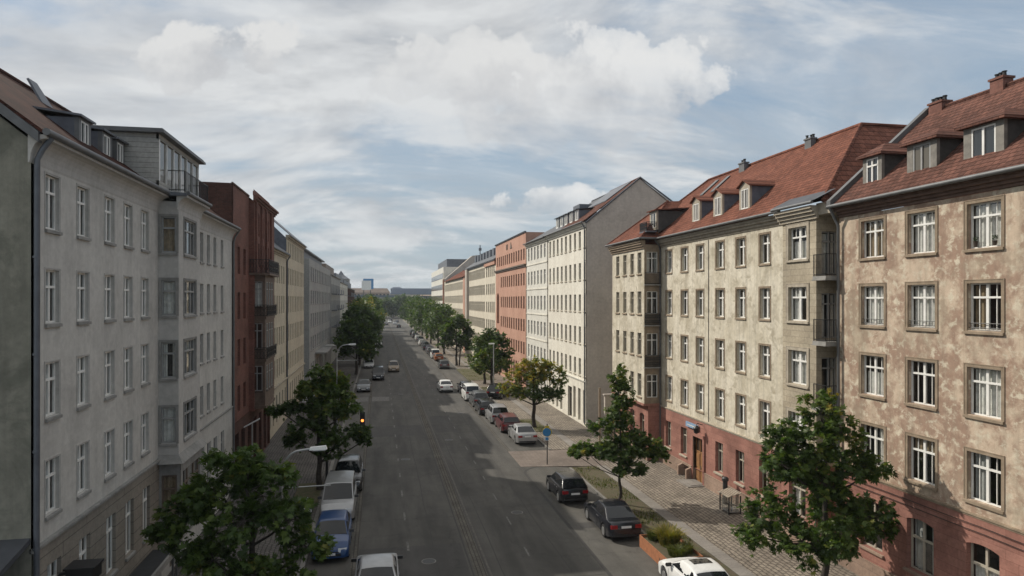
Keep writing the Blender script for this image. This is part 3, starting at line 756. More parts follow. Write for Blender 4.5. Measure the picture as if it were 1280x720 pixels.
for z in (13.15,10.15,7.05):
    mb = MB(); mb.box(19.05,20.3,47.28,47.49,z-.08,z); o = b.part('window_balcony', mb, M['stone_grey'])
    rr = railing(b, [(19.1,47.32),(20.28,47.32)], z, z+.88, step=.09, ornate=(z!=13.15)); rr.parent = o
cornice(b, FL, -54.6, -47.4, 15.8, [(.10,.16),(.20,.16),(.30,.15),(.38,.14)], 'stone_trim', 'wing_cornice')
shell(b, 19.1, 31, 28.6, 54.5, 0, 16.1, 'cream_block', faces='fb')
ze, zr = 16.55, 21.45
mb = MB()
mb.poly([(19.93,28.0,ze),(19.93,54.8,ze),(25.5,50,zr),(25.5,32.6,zr)])
mb.poly([(25.5,32.6,zr),(25.5,50,zr),(32,50,zr-.3),(32,32.6,zr-.3)])
mb.poly([(19.93,54.8,ze),(32,54.8,ze),(32,50,zr-.3),(25.5,50,zr)])
mb.poly([(18.68,47.15,ze),(18.68,54.85,ze),(22.5,51,19.85)])
mb.poly([(18.68,47.15,ze),(22.5,51,19.85),(23.75,51,19.92),(19.95,47.15,ze)])
mb.poly([(18.68,54.85,ze),(19.95,54.85,ze),(23.75,51,19.92),(22.5,51,19.85)])
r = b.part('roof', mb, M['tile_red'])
mb = MB(); mb.poly([(19.93,28.0,ze),(19.95,27.75,ze-.2),(32,27.75,ze-.2),(32,32.6,zr),(25.5,32.6,zr)]); b.part('hip_end', mb, M['tile_red_hip'], None, r)
mb = MB(); mb.tube([(19.95,28.02,ze+.02),(25.5,32.6,zr+.03),(25.5,50,zr+.03),(19.95,54.8,ze)], .11, 6); mb.tube([(25.5,32.6,zr+.03),(32,32.6,zr+.03)],.11,6)
mb.tube([(18.7,47.15,ze),(22.5,51,19.87),(18.7,54.85,ze)],.09,6); b.part('ridge_cap', mb, M['tile_red'], 60, r)
gutter(b, [(19.86,31.4,16.5),(19.86,47.1,16.5)]); gutter(b, [(19.5,28.2,16.52),(19.5,31.5,16.52)]); gutter(b, [(18.62,47.1,16.52),(18.62,54.9,16.52)]); gutter(b,[(18.62,47.1,16.52),(19.86,47.1,16.52)])
mb = MB(); mb.poly([(19.5,28.0,16.6),(19.5,31.6,16.6),(20.6,31.6,17.15),(20.6,28.0,17.15)]); b.part('bay_roof', mb, M['roof_dark'], None, r)
downpipe(b, [(19.85,47.3,16.4),(20.2,47.36,16.0),(20.3,47.38,15.7),(20.3,47.38,.3)], .05)
for y in (42.5,39.5,36.3):
    dormer(b, 1, 20.75, y, 1.15, 17.15, 18.55, .88, 19.93, ze, 'stone_pale', 'slate_blue', 'tile_red', W_DORM2, .8, 1.15, 'gable', .36, .14)
dormer(b, 1, 20.0, 48.0, 1.3, 17.2, 18.6, .88, 19.93, ze, 'stone_pale', 'cheek_dark', 'tile_red', W_DORM, .9, 1.1, 'flat')
mb = MB(); mb.box(19.2,20.0,47.3,48.7,17.0,17.1); o = b.part('roof_balcony', mb, M['zinc_dark']); rr = railing(b, [(20.0,47.34),(19.22,47.34),(19.22,48.66),(20.0,48.66)], 17.1, 17.75, step=.1, ornate=True); rr.parent = o
chimney(b, r, 25.2, 36.6, .35, .6, 20.6, 21.55, 'zinc', 3)
chimney(b, r, 25.2, 44.2, .35, .7, 20.6, 21.6, 'zinc', 4)
for y in (45.5,47.2):
    mb = MB(); mb.hexa([(23.6,y,19.83),(23.6,y+.5,19.83),(24.9,y+.5,20.97),(24.9,y,20.97),(23.6,y,19.9),(23.6,y+.5,19.9),(24.9,y+.5,21.04),(24.9,y,21.04)]); b.part('skylight', mb, M['zinc'], None, r)

# ---- low wall and yard between the two blocks
b = Building('boundary_wall', (20,58,0), 'brown rendered yard wall between the cream house and the tall white house', 'wall')
mb = MB(); mb.box(19.4,31,57.3,57.6,0,3.6); mb.box(19.3,31,57.25,57.65,3.602,3.72); b.part('wall', mb, M['gable_grey'])
mb = MB(); mb.box(20.1,21.9,57.22,57.3,0,2.6); b.part('gate', mb, M['brown_paint'])

# ---- tall white house with bare gable
b = Building('apartment_house', (19,69,0), 'tall off white house with a bare grey gable wall and a red and slate roof', 'building')
F = RF(19.0); ys = [62.0+1.675*i for i in range(9)]
facade(b, F, -76.4, -61.5, 4.2, 19.0, grid([-y for y in ys], [(17.0,1.62),(13.95,1.62),(10.9,1.64),(7.8,1.64),(4.75,1.62)], .74, W_FAR), 'white_wall')
facade(b, F, -76.4, -61.5, 0, 4.2, [dict(s=-y, z=.35 if i!=3 else .15, w=.85 if i!=3 else 1.5, h=3.1, style=W_SHOP) for i,y in enumerate(ys) if i not in (4,)], 'white_wall', 'ground_floor', -.05)
cornice(b, F, -76.4, -61.5, 4.2, [(.10,.1),(.16,.08)], 'white_cool', 'string_course'); cornice(b, F, -76.4, -61.6, 18.85, [(.12,.18),(.26,.16),(.38,.14)], 'white_cool')
mb = MB(); mb.prism([(19.0,61.5,0),(30.5,61.5,0),(30.5,61.5,19.4),(24.3,61.5,23.55),(19.0,61.5,19.2)], (0,.3,0)); b.part('gable_wall', mb, M['gable_grey'])
mb = MB(); mb.tube([(18.9,61.45,19.25),(24.3,61.45,23.68),(30.6,61.45,19.4)], .09, 6); b.part('verge', mb, M['zinc_dark'])
shell(b, 19.0, 30.5, 61.8, 76.4, 0, 19.0, 'gable_grey', faces='fb')
r = gable_roof(b, 1, 18.6, 19.36, 24.3, 23.62, 61.5, 70, M['tile_brown'])
r2 = gable_roof(b, 1, 18.6, 19.36, 24.3, 23.5, 70, 76.4, M['roof_dark'])
mb = MB(); mb.hexa([(21.6,63.5,21.64),(21.6,69.9,21.64),(24.2,69.9,23.58),(24.2,63.5,23.58),(21.6,63.5,21.72),(21.6,69.9,21.72),(24.2,69.9,23.66),(24.2,63.5,23.66)]); b.part('zinc_panel', mb, M['zinc_dark'], None, r)
for y in (66.6,68.6,70.6,72.4,74.2):
    dormer(b, 1, 19.5, y, .95, 19.95, 21.1, .747, 18.6, 19.36, 'white_paint', 'zinc_dark', 'roof_dark', W_DORM, .7, .9, 'flat')
mb = MB(); mb.box(21.6,23.6,72.5,75.0,21.2,22.6); b.part('roof_hutch', mb, M['zinc_dark'], None, r2)
gutter(b, [(18.55,61.5,19.32),(18.55,76.4,19.32)]); downpipe(b, [(18.6,61.7,19.3),(18.85,61.7,18.8),(18.88,61.7,.3)], .06, 'zinc_dark')
# ---- narrow white house
b = Building('apartment_house', (18.9,82,0), 'narrow cool white house with string courses, squeezed beside the orange house', 'building')
F = RF(18.9); ys = [77.6+1.75*i for i in range(6)]
facade(b, F, -87.7, -76.4, 0, 19.0, grid([-y for y in ys], [(17.0,1.62),(13.9,1.7),(10.8,1.7),(7.7,1.7),(4.7,1.6),(1.2,2.2)], .85, W_FARW), 'white_cool')
for z in (16.4,13.3,10.2,7.1,4.1): cornice(b, F, -87.7, -76.4, z, [(.07,.12)], 'white_wall', 'string_course')
cornice(b, F, -87.7, -76.4, 18.8, [(.12,.2),(.3,.2)], 'white_wall'); shell(b, 18.9, 29, 76.4, 87.7, 0, 19, 'gable_grey', faces='nfb')
gable_roof(b, 1, 18.5, 19.3, 23.6, 22.2, 76.4, 87.7, M['roof_dark']); gutter(b, [(18.45,76.4,19.26),(18.45,87.7,19.26)])
# ---- orange house
b = Building('apartment_house', (18.8,99,0), 'salmon orange rendered house with a blank parapet and brown windows', 'building')
F = RF(18.8); ys = [88.9+1.72*i for i in range(13)]
ws = grid([-y for y in ys], [(17.35,1.5)], .9, W_BRN) + grid([-y for y in ys[:11]], [(13.95,1.65),(10.85,1.65),(7.8,1.65),(4.75,1.65),(.9,2.6)], .9, W_BRN)
ws += [dict(s=-109.2, z=z, w=2.2, h=4.9, style=dict(id='arch', depth=.9, frame='orange_wall', pane='pane_brown', name='arched_loggia', fr=.1), arch=.8) for z in (8.2,2.4)]
facade(b, F, -111.4, -87.7, 0, 21.0, ws, 'orange_wall')
cornice(b, F, -111.4, -87.7, 16.4, [(.14,.2),(.3,.18)], 'brown_paint', 'band'); cornice(b, F, -111.5, -87.6, 20.9, [(.12,.1),(.2,.08)], 'zinc_dark', 'coping')
shell(b, 18.8, 30, 87.7, 111.4, 0, 20.95, 'orange_wall', faces='nfbt')
mb = MB()
for s in (-101.5,-100.6): F.box(mb, s-.12, s+.12, -.08, .03, 19.55, 20.35)
mb.prism([F.pt(-98.6,-.08,19.55),F.pt(-97.2,-.08,19.55),F.pt(-97.9,-.08,20.4)], (.1,0,0)); b.part('relief_mark', mb, M['brown_paint'])
# ---- pale house with window bands
b = Building('apartment_house', (18.8,132,0), 'long pale cream house with regular window rows and a dark lift shaft pier', 'building')
F = RF(18.8); ys = [113.2+2.0*i for i in range(5)]+[124+1.5*i for i in range(15)]
facade(b, F, -152, -111.4, 0, 18.4, grid([-y for y in ys], [(16.0,1.9),(12.9,1.9),(9.8,1.9),(6.7,1.9),(3.6,1.9)], 1.15, W_TAN), 'cream_far')
mb = MB(); F.box(mb, -149,-146.2,-.5,.1,0,18.6); b.part('pier', mb, M['gable_grey']); mb = MB(); F.box(mb, -123,-111.4,-.25,-.001,17.95,18.6); b.part('parapet', mb, M['orange_wall'])
cornice(b, F, -152, -111.4, 18.4, [(.2,.2),(.4,.15)], 'zinc_dark'); shell(b, 18.8, 30, 111.4, 152, 0, 18.4, 'cream_far', faces='nfb')
r = gable_roof(b, 1, 18.4, 18.77, 23, 21.9, 111.4, 152, M['roof_dark'])
for i in range(9):
    mb = MB(); y = 114+3.9*i; mb.box(20.2,23,y,y+2.2,19.7,21.4); b.part('roof_dormer', mb, M['zinc_dark'], None, r)
# ---- white house with terracotta roof
b = Building('apartment_house', (18.8,178,0), 'distant white house with a low terracotta roof and a grey gable behind its far end', 'building')
F = RF(18.8); ys = [154.5+2.0*i for i in range(24)]
facade(b, F, -204, -152, 0, 17.3, grid([-y for y in ys], [(14.4,1.9),(11.2,1.9),(8.0,1.9),(4.8,1.9)], 1.3, W_TAN), 'cream_far')
mb = MB(); F.box(mb,-206,-203,-.3,.1,0,18.2); b.part('pier', mb, M['pier_brick']); mb = MB(); F.box(mb,-155.2,-152,-.2,.1,0,17.4); b.part('corner_pier', mb, M['orange_wall'])
shell(b, 18.8, 29, 152, 206, 0, 17.3, 'cream_far', faces='nfb')
gable_roof(b, 1, 18.3, 17.3, 24, 20.6, 152, 200, M['tile_red'])
mb = MB(); mb.prism([(18.9,202,0),(32,202,0),(32,202,24),(30.5,202,25.6),(27,202,25.2),(18.9,202,18.2)], (0,4,0)); b.part('gable_wall', mb, M['gable_grey'])
mb = MB(); mb.tube([(29.5,203,25),(29.5,203,28.5)], .15, 6); mb.box(29.1,29.9,202.7,203.3,26.8,27.6); b.part('chimney', mb, M['zinc_dark'])
# ---- far white banded office
b = Building('office_building', (18.8,230,0), 'far white block with continuous glazed bands at the end of the right row', 'building')
F = RF(18.8)
shell(b, 18.8, 30, 206, 255, 0, 22.0, 'white_cool', faces='nfbt'); facade(b, F, -255, -206, 0, 22, [], 'white_cool')
for z in (18.6,15.2,11.8,8.4,5.0):
    mb = MB(); F.box(mb, -254,-207,-.08,.05,z,z+1.6); b.part('window_band', mb, M['pane_tan'])
mb = MB(); mb.box(20,28,208,240,22.0,24.5); b.part('roof_storey', mb, M['zinc_dark'])

# ================================================================== LEFT SIDE
b = Building('apartment_house', (-9,32,0), 'grey white plastered house with box bay and three small dormers, nearest on the left', 'building')
F = LF(-9.0); e = 5.42
ysA = [21.2,23.2,25.3,27.05,28.85]; ysB = [35.9,37.5,38.9,40.35,42.1]
RL = [(13.97,1.5),(11.36,1.48),(8.76,1.5),(6.06,1.5)]
facade(b, F, 20.0, 30.5, e, 16.1, grid(ysA, RL, .82, W_L1), 'plaster_grey')
facade(b, F, 33.9, 44.8, e, 16.1, grid(ysB[1:], RL, .66, W_L1F), 'plaster_grey')
facade(b, F, 20.0, 30.5, 1.0, e-.1, [dict(s=y, z=2.75, w=.82, h=1.95, style=W_L1G) for y in ysA], 'brown_rustic', 'plinth', -.05)
facade(b, F, 20.0, 30.5, 0, 1.0, [], 'stone_grey', 'base_course', -.12)
facade(b, F, 33.9, 44.8, 0, e-.1, [dict(s=y, z=2.2, w=.85, h=2.2, style=W_L1F) for y in ysB[1:]], 'plaster_grey', 'far_plinth', -.03)
cornice(b, F, 20.0, 30.5, e-.1, [(.08,.06),(.14,.07)], 'stone_grey', 'string_course'); cornice(b, F, 33.9, 44.8, e-.1, [(.06,.06),(.1,.06)], 'stone_grey', 'far_string_course')
cove(b, F, 19.9, 30.5, 15.6, .36, .74, 'plaster_bay'); cove(b, F, 33.9, 44.8, 15.6, .36, .74, 'plaster_bay', 'far_cornice')
# box bay
FB = LF(-8.22)
facade(b, FB, 30.5, 33.9, e, 16.1, grid([32.2], RL, 1.85, W_L1W), 'plaster_bay', 'bay_wall')
FS = Face(-9.0, 30.5, 0)
facade(b, FS, 0, .78, e, 16.1, grid([.40], RL, .58, W_L1B), 'plaster_bay', 'bay_side')
facade(b, FB, 30.5, 33.9, 2.2, e-.16, [dict(s=32.2, z=2.95, w=2.7, h=1.85, style=dict(W_L1W, id='l1bg', frame='brown_paint', curtain=.5, trim=None))], 'stone_grey', 'bay_ground_floor', -.08)
facade(b, Face(-9.0,30.42,0), 0, .86, 2.2, e-.16, [dict(s=.44, z=2.95, w=.6, h=1.8, style=dict(W_L1B, id='l1bg2', frame='brown_paint', trim=None))], 'stone_grey', 'bay_ground_side')
mb = MB(); mb.hexa([(-9,30.36,2.0),(-8.1,30.36,2.0),(-8.1,34.0,2.0),(-9,34.0,2.0),(-9,30.36,2.19),(-8.1,30.36,2.19),(-8.1,34.0,2.19),(-9,34.0,2.19)]); b.part('bay_corbel', mb, M['stone_grey'])
mb = MB(); mb.hexa([(-9,30.1,e-.15),(-7.95,30.1,e-.15),(-7.95,34.2,e-.15),(-9,34.2,e-.15),(-9,30.45,e+.16),(-8.2,30.45,e+.16),(-8.2,33.95,e+.16),(-9,33.95,e+.16)]); b.part('bay_canopy', mb, M['stone_grey'])
facade(b, F, 30.5, 33.9, 0, 2.0, [dict(s=32.6, z=.15, w=1.1, h=1.8, style=dict(id='ld', depth=.2, frame='brown_paint', pane='pane_dark', mull=[(0,.1)], name='entrance_door'))], 'plaster_grey', 'entrance_wall')
mb = MB(); mb.poly([(-9,33.9,e),(-8.22,33.9,e),(-8.22,33.9,16.1),(-9,33.9,16.1)]); mb.poly([(-9,34.0,2.2),(-8.14,34.0,2.2),(-8.14,34.0,e-.16),(-9,34.0,e-.16)]); b.part('bay_far_side', mb, M['plaster_bay'])
cove(b, FB, 30.3, 34.1, 15.75, .34, .6, 'plaster_bay', 'bay_cornice')
mb = MB(); mb.hexa([(-8.7,30.2,16.3),(-7.84,30.2,16.3),(-7.84,34.2,16.3),(-8.7,34.2,16.3),(-8.7,30.2,16.46),(-7.84,30.2,16.42),(-7.84,34.2,16.42),(-8.7,34.2,16.46)]); b.part('bay_roof', mb, M['zinc_dark'])
# bare end wall on the near side
mb = MB(); mb.prism([(-9,20,0),(-9,20,16.2),(-14.6,20,20.7),(-20.2,20,16.2),(-20.2,20,0)], (0,.25,0)); b.part('gable_wall', mb, M['plaster_gable'])
mb = MB(); mb.prism([(-8.75,19.82,16.12),(-8.75,19.82,16.4),(-14.6,19.82,21.0),(-14.6,19.82,20.72)], (0,.2,0)); b.part('verge_board', mb, M['zinc'])
shell(b, -9, -20.2, 20, 44.8, 0, 16.1, 'plaster_gable', faces='fb')
r = gable_roof(b, -1, -8.62, 16.42, -14.6, 20.95, 19.9, 44.8, M['tile_old'])
gutter(b, [(-8.55,19.8,16.4),(-8.55,30.3,16.4)], .1); gutter(b, [(-8.55,34.1,16.4),(-8.55,44.85,16.4)], .1); gutter(b, [(-7.8,30.3,16.42),(-7.8,34.1,16.42)], .09)
downpipe(b, [(-8.55,20.1,16.3),(-8.75,20.08,16.0),(-8.88,20.06,15.7),(-8.9,20.06,.3)], .075, 'zinc_dark')
downpipe(b, [(-8.55,44.7,16.3),(-8.8,44.72,15.9),(-8.88,44.72,15.6),(-8.88,44.72,.3)], .06)
for y in (25.3,27.2,28.5):
    dormer(b, -1, -9.75, y, .95 if y<28 else .8, 17.15, 18.05, .757, -8.62, 16.42, 'zinc', 'slate_blue', 'zinc_dark', W_DORM, .62, .75, 'flat', over=.12)
mb = MB(); mb.hexa([(-13.0,29.8,19.75),(-13.0,30.7,19.75),(-13.08,30.7,19.75),(-13.08,29.8,19.75),(-13.55,29.9,20.72),(-13.55,30.6,20.72),(-13.62,30.6,20.68),(-13.62,29.9,20.68)]); b.part('roof_hatch', mb, M['zinc_dark'], None, r)
# glazed roof box over the bay
mb = MB(); y0,y1,xf = 29.05,35.1,-8.55
mb.poly([(xf,y0,16.5),(-11.9,y0,16.5),(-11.9,y0,18.55),(xf,y0,18.55)]); mb.poly([(xf,y1,16.5),(-11.9,y1,16.5),(-11.9,y1,18.55),(xf,y1,18.55)])
for za,zb in ((16.5,16.72),(18.35,18.55)): mb.box(xf-.1,xf,y0,y1,za,zb)
box = b.part('roof_box', mb, M['clad'])
mb = MB()
for k in range(7): yy = y0+.05+k*(y1-y0-.16)/6; mb.box(xf-.08,xf-.005,yy,yy+(.07 if k not in (0,3,6) else .12),16.721,18.349)
b.part('glazing_bars', mb, M['white_paint'], None, box)
mb = MB(); mb.poly([(xf-.06,y0,16.7),(xf-.06,y1,16.7),(xf-.06,y1,18.4),(xf-.06,y0,18.4)]); b.part('glazing', mb, M['pane_tan'], None, box)
mb = MB(); mb.box(-12.3,xf+.25,y0-.25,y1+.25,18.56,18.66); mb.box(-12.3,xf+.18,y0-.18,y1+.18,18.661,18.74); b.part('flat_roof', mb, M['zinc'], None, box)
rr = railing(b, [(-8.62,30.35),(-7.95,30.35),(-7.95,34.2),(-8.62,34.2)], 16.5, 17.35, step=.14, name='roof_railing')
# wall lantern and canopy at the foot
t = empty('wall_lantern', (-8.9,21.2,4.3), 'black box lantern on a bracket low on the nearest grey white house', 'lamp')
mb = MB(); mb.box(-8.55,-7.85,20.9,21.5,4.15,4.5); mb.box(-8.6,-7.8,20.85,21.55,4.502,4.56); mb.build('lantern_body', M['trim_black'], t, (-8.9,21.2,4.3))
mb = MB(); mb.tube([(-8.98,21.2,4.0),(-8.8,21.2,4.3),(-8.56,21.2,4.35)], .05, 6); mb.build('bracket', M['iron'], t, (-8.9,21.2,4.3))
t = empty('entrance_canopy', (-8.5,26.5,0), 'flat dark canopy on steel posts against the nearest grey white house', 'canopy'); o0=(-8.5,26.5,0)
mb = MB(); mb.box(-8.88,-8.06,22.6,29.4,1.95,2.05); mb.build('canopy_roof', M['canopy_dark'], t, o0)
mb = MB(); mb.box(-8.06,-7.96,22.55,29.5,1.9,2.12); mb.build('canopy_edge', M['concrete'], t, o0)
for y in (29.4,28.9,26.2,23.4):
    mb = MB(); mb.tube([(-8.0,y,.1),(-8.0,y,1.9)], .045, 8); mb.build('post', M['zinc'], t, o0, 60)
b = Building('annex', (-12,18,0), 'low lean to annex with a dark roof against the bare gable at far left', 'building')
shell(b, -9.2, -20, 15.5, 19.99, 0, 4.6, 'plaster_gable', faces='nb'); facade(b, LF(-9.2), 15.5, 19.99, 0, 4.6, [], 'plaster_gable')
mb = MB(); mb.hexa([(-9.0,15.3,4.6),(-20,15.3,4.6),(-20,19.98,5.6),(-9.0,19.98,5.6),(-9.0,15.3,4.75),(-20,15.3,4.75),(-20,19.98,5.75),(-9.0,19.98,5.75)]); b.part('roof', mb, M['roof_dark'])

# ---- red brick house
b = Building('brick_house', (-9,52,0), 'red brick house with a dark wooden oriel and an iron balcony on top of it', 'building')
F = LF(-9.0); HR = [(16.6,1.6),(13.7,1.75),(10.75,1.75),(7.7,1.75),(4.75,1.7)]
facade(b, F, 44.8, 50.4, 4.2, 19.3, grid([46.9,48.8], HR[1:], .85, W_BRN), 'red_brick')
facade(b, F, 50.4, 59.6, 4.2, 19.0, [dict(s=y, z=z, w=.85, h=1.7, style=W_BRN, arch=.2 if z>16 else None) for y in (52.1,54.1,56.3) for z in (16.6,14.4)]+grid([56.9,58.4], HR[2:], .8, W_BRN), 'red_brick', 'centre_wall', -.35)
facade(b, F, 44.8, 59.6, 0, 4.2, [dict(s=y, z=.15, w=1.2, h=3.3, style=W_SHOP) for y in (46.2,48.2,50.4,52.6,54.8,57,58.8)], 'dark_brick', 'ground_floor', -.02)
mb = MB(); mb.poly([F.pt(50.4,0,4.2),F.pt(50.4,-.35,4.2),F.pt(50.4,-.35,19.0),F.pt(50.4,0,19.0)]); mb.poly([F.pt(59.6,.5,4.2),F.pt(59.6,-.35,4.2),F.pt(59.6,-.35,19.0),F.pt(59.6,.5,19.0)]); b.part('return', mb, M['red_brick'])
cornice(b, F, 44.8, 50.3, 19.2, [(.06,.12)], 'dark_brick', 'parapet_cap')
FC = LF(-8.65); cornice(b, FC, 50.2, 59.7, 18.9, [(.1,.14),(.22,.14),(.36,.16)], 'red_brick'); cornice(b, FC, 50.4, 57.4, 19.35, [(-.1,.3),(-.05,.12)], 'red_brick', 'attic')
for y in (50.9,53.1,55.2,57.5):
    mb = MB(); F.box(mb, y-.18, y+.18, -.5, -.36, 14.0, 18.88); b.part('pilaster', mb, M['red_brick'])
mb = MB(); mb.prism([(-9.0,44.8,0),(-9.0,44.8,19.25),(-12.3,44.8,19.3),(-20,44.8,19.3),(-20,44.8,0)], (0,.25,0)); b.part('fire_wall', mb, M['dark_brick'])
shell(b, -9, -20, 44.8, 59.6, 0, 19.2, 'dark_brick', faces='fbt')
# oriel of dark wood with a balcony on it
FO = LF(-7.95); R3 = [(11.55,1.75),(8.6,1.75),(5.6,1.75)]
WO = dict(id='or', depth=.08, frame='grey_paint', pane='glass', fr=.05, mull=[(0,.06)], trans=[(.7,.06)], curtain=.7, sill=('dark_wood',.05,.06))
facade(b, FO, 50.6, 54.6, 4.5, 13.75, grid([51.5,52.6,53.7], R3, .75, WO), 'oriel_wood', 'oriel_front')
facade(b, Face(-9.35,50.6,0), 0, 1.4, 4.5, 13.75, grid([.85], R3, .72, WO), 'oriel_wood', 'oriel_side')
mb = MB(); mb.poly([(-9.35,54.6,4.5),(-7.95,54.6,4.5),(-7.95,54.6,13.75),(-9.35,54.6,13.75)])
for z in (4.45,7.75,10.75): mb.box(-9.3,-7.87,50.52,54.68,z-.1,z+.1)
mb.box(-9.3,-7.6,50.3,54.95,13.75,13.9); b.part('oriel_ledges', mb, M['oriel_wood'])
for z in (10.85,7.85):
    railing(b, [(-9.3,50.42),(-7.8,50.42),(-7.8,54.78)], z, z+.8, step=.2, name='oriel_railing', ornate=True)
railing(b, [(-9.3,50.35),(-7.65,50.35),(-7.65,54.9),(-9.3,54.9)], 13.9, 14.85, step=.2, name='balcony_railing', ornate=True)

# ---- cream house in two heights
b = Building('apartment_house', (-9.2,73,0), 'long cream house in two heights with dense narrow windows beyond the red brick house', 'building')
F = LF(-9.2); ys1=[60.8+1.45*i for i in range(7)]; ys2=[72.6+1.5*i for i in range(10)]
LR=[(13.55,1.7),(10.7,1.7),(7.8,1.7),(4.9,1.7)]
facade(b, F, 59.6, 71.2, 4.2, 16.2, grid(ys1, LR, .75, W_TAN), 'beige_far'); facade(b, F, 71.2, 87, 4.2, 18.2, grid(ys2, [(16.3,1.6)]+LR, .75, W_TAN), 'beige_far', 'tall_wall', -.04)
facade(b, F, 59.6, 87, 0, 4.1, [dict(s=60.9+1.9*i, z=.9, w=.8, h=2.5, style=W_BRN) for i in range(14)], 'beige_far', 'ground_floor', -.02); cornice(b, F, 59.6, 87, 4.1, [(.12,.12),(.2,.1)], 'stone_pale', 'string_course')
cornice(b, F, 59.6, 71.2, 16.1, [(.1,.15),(.25,.15),(.4,.12)], 'stone_pale'); cornice(b, F, 71.1, 87, 18.1, [(.1,.15),(.25,.15),(.38,.12)], 'stone_pale', 'tall_cornice')
gable_roof(b, -1, -8.75, 16.5, -13.5, 20.2, 59.6, 71.2, M['roof_dark']); gable_roof(b, -1, -8.75, 18.5, -13.5, 22.6, 71.2, 87, M['zinc_dark'])
mb = MB(); mb.prism([(-9.2,71.15,0),(-9.2,71.15,18.2),(-13.5,71.15,22.4),(-18,71.15,18.2),(-18,71.15,0)], (0,.3,0)); b.part('step_wall', mb, M['slate_blue'])
mb = MB(); mb.box(-11.2,-9.7,63,66,16.8,18.3); b.part('dormer', mb, M['zinc_dark'])
shell(b, -9.2, -18, 59.6, 87, 0, 18.1, 'grey_far', faces='fb'); downpipe(b, [(-8.8,71.2,16.4),(-9.05,71.2,16),(-9.08,71.2,15.8),(-9.08,71.2,.3)], .07, 'zinc_dark')
# ---- grey modern house
b = Building('office_building', (-9,110,0), 'plain grey house with a recessed dark glass stair strip at its near end', 'building')
facade(b, LF(-10.4), 87, 92, 0, 17.5, [], 'grey_far', 'recess_wall'); mb = MB(); LF(-10.4).box(mb, 88, 91, -.1, 0, 2, 16.6); b.part('stair_glazing', mb, M['pane_dark'])
facade(b, LF(-9.0), 92, 130, 0, 17.4, grid([94.5+3.0*i for i in range(12)], [(14.6,1.8),(11.5,1.8),(8.4,1.8),(5.3,1.8),(1,2.6)], 1.5, W_GRY), 'grey_far')
shell(b, -9, -19, 92, 130, 0, 17.4, 'grey_far', faces='nfbt'); mb = MB(); mb.box(-14.5,-10.2,95,126,17.4,18.7); b.part('roof_storey', mb, M['zinc_dark']); mb = MB(); mb.box(-14.8,-9.7,94.7,126.4,18.702,18.9); b.part('flat_roof', mb, M['zinc'])
mb = MB(); mb.box(-9,-7.4,100,112,4.4,4.6); mb.box(-9,-7.2,116,122,4.2,4.4); b.part('awning', mb, M['concrete'])
for i,(y0,y1,z,mat,lab,roofm) in enumerate(((130,160,16.8,'grey_far','grey house with brown roof storey far along the left row','brown_paint'),(160,196,16.2,'white_cool','pale house with a flat roof far along the left row','zinc_dark'),(196,250,15.6,'dark_brick','dark house half hidden by trees at the far end of the left row','zinc_dark'))):
    b = Building('apartment_house', (-9,(y0+y1)/2,0), lab, 'building'); n=int((y1-y0)/2.6)
    facade(b, LF(-8.9), y0, y1, 0, z, grid([y0+1.6+2.6*k for k in range(min(n,20))], [(13.3,1.7),(10.2,1.7),(7.1,1.7),(4.0,1.7)], 1.2, W_GRY), mat); shell(b, -8.9, -18, y0, y1, 0, z, mat, faces='nfbt')
    mb = MB(); mb.box(-15,-9.9,y0+1,y1-6,z,z+2.0); b.part('roof_storey', mb, M[roofm])
    if i != 1:
        for z_ in (13.2,10.1,7.0,3.9):
            for k in range(4):
                mb = MB(); ya=y0+2+k*7.0; mb.box(-8.88,-7.9,ya,ya+3.2,z_-.15,z_); mb.box(-7.94,-7.9,ya,ya+3.2,z_+.001,z_+.9); b.part('balcony', mb, M['zinc_dark'])
    LFx=LF(-8.9)
    for z_ in (z-.3, 3.6): cornice(b, LFx, y0, y1, z_, [(.1,.12),(.22,.12)], 'concrete')
b = Building('tower', (-13.5,262,0), 'square stone tower with a pyramid cap rising above the left row', 'tower')
mb = MB(); mb.box(-17,-11.2,258,265,0,19.6); b.part('shaft', mb, M['grey_far'])
mb = MB(); mb.prism([(-18.4,257.6,20.8),(-10.1,257.6,20.8),(-14.2,257.6,25.2)],(0,.01,0)); mb.v=[];mb.f=[]
A=[(-17.3,257.6,19.6),(-10.9,257.6,19.6),(-10.9,265.4,19.6),(-17.3,265.4,19.6)]; top=[(-15.2,260.4,21.3),(-13.1,260.4,21.3),(-13.1,262.6,21.3),(-15.2,262.6,21.3)]
mb.hexa(A+top); mb.hexa(top+[(-14.3,261.4,22.9),(-14.2,261.4,22.9),(-14.2,261.6,22.9),(-14.3,261.6,22.9)]); b.part('cap', mb, M['zinc_dark'])
for z in (6,10,14,17.5):
    for k in range(3):
        mb = MB(); mb.box(-16.6+1.9*k,-15.5+1.9*k,257.9,257.99,z-.6,z+1.5); b.part('window', mb, M['pane_dark'])
# ================================================================== THE GROUND
def sheet(name, x0, x1, y0, y1, z, mat):
    m = MB(); m.poly([(x0,y0,z),(x1,y0,z),(x1,y1,z),(x0,y1,z)]); return structure(m.build(name, mat))
sheet('ground', -1500, 1500, -300, 2500, -.03, M['terrain'])
sheet('road', -3.3, 13.2, -20, 520, 0, M['asphalt'])
sheet('road_crossing', -250, 250, 425, 445, .006, M['asphalt'])
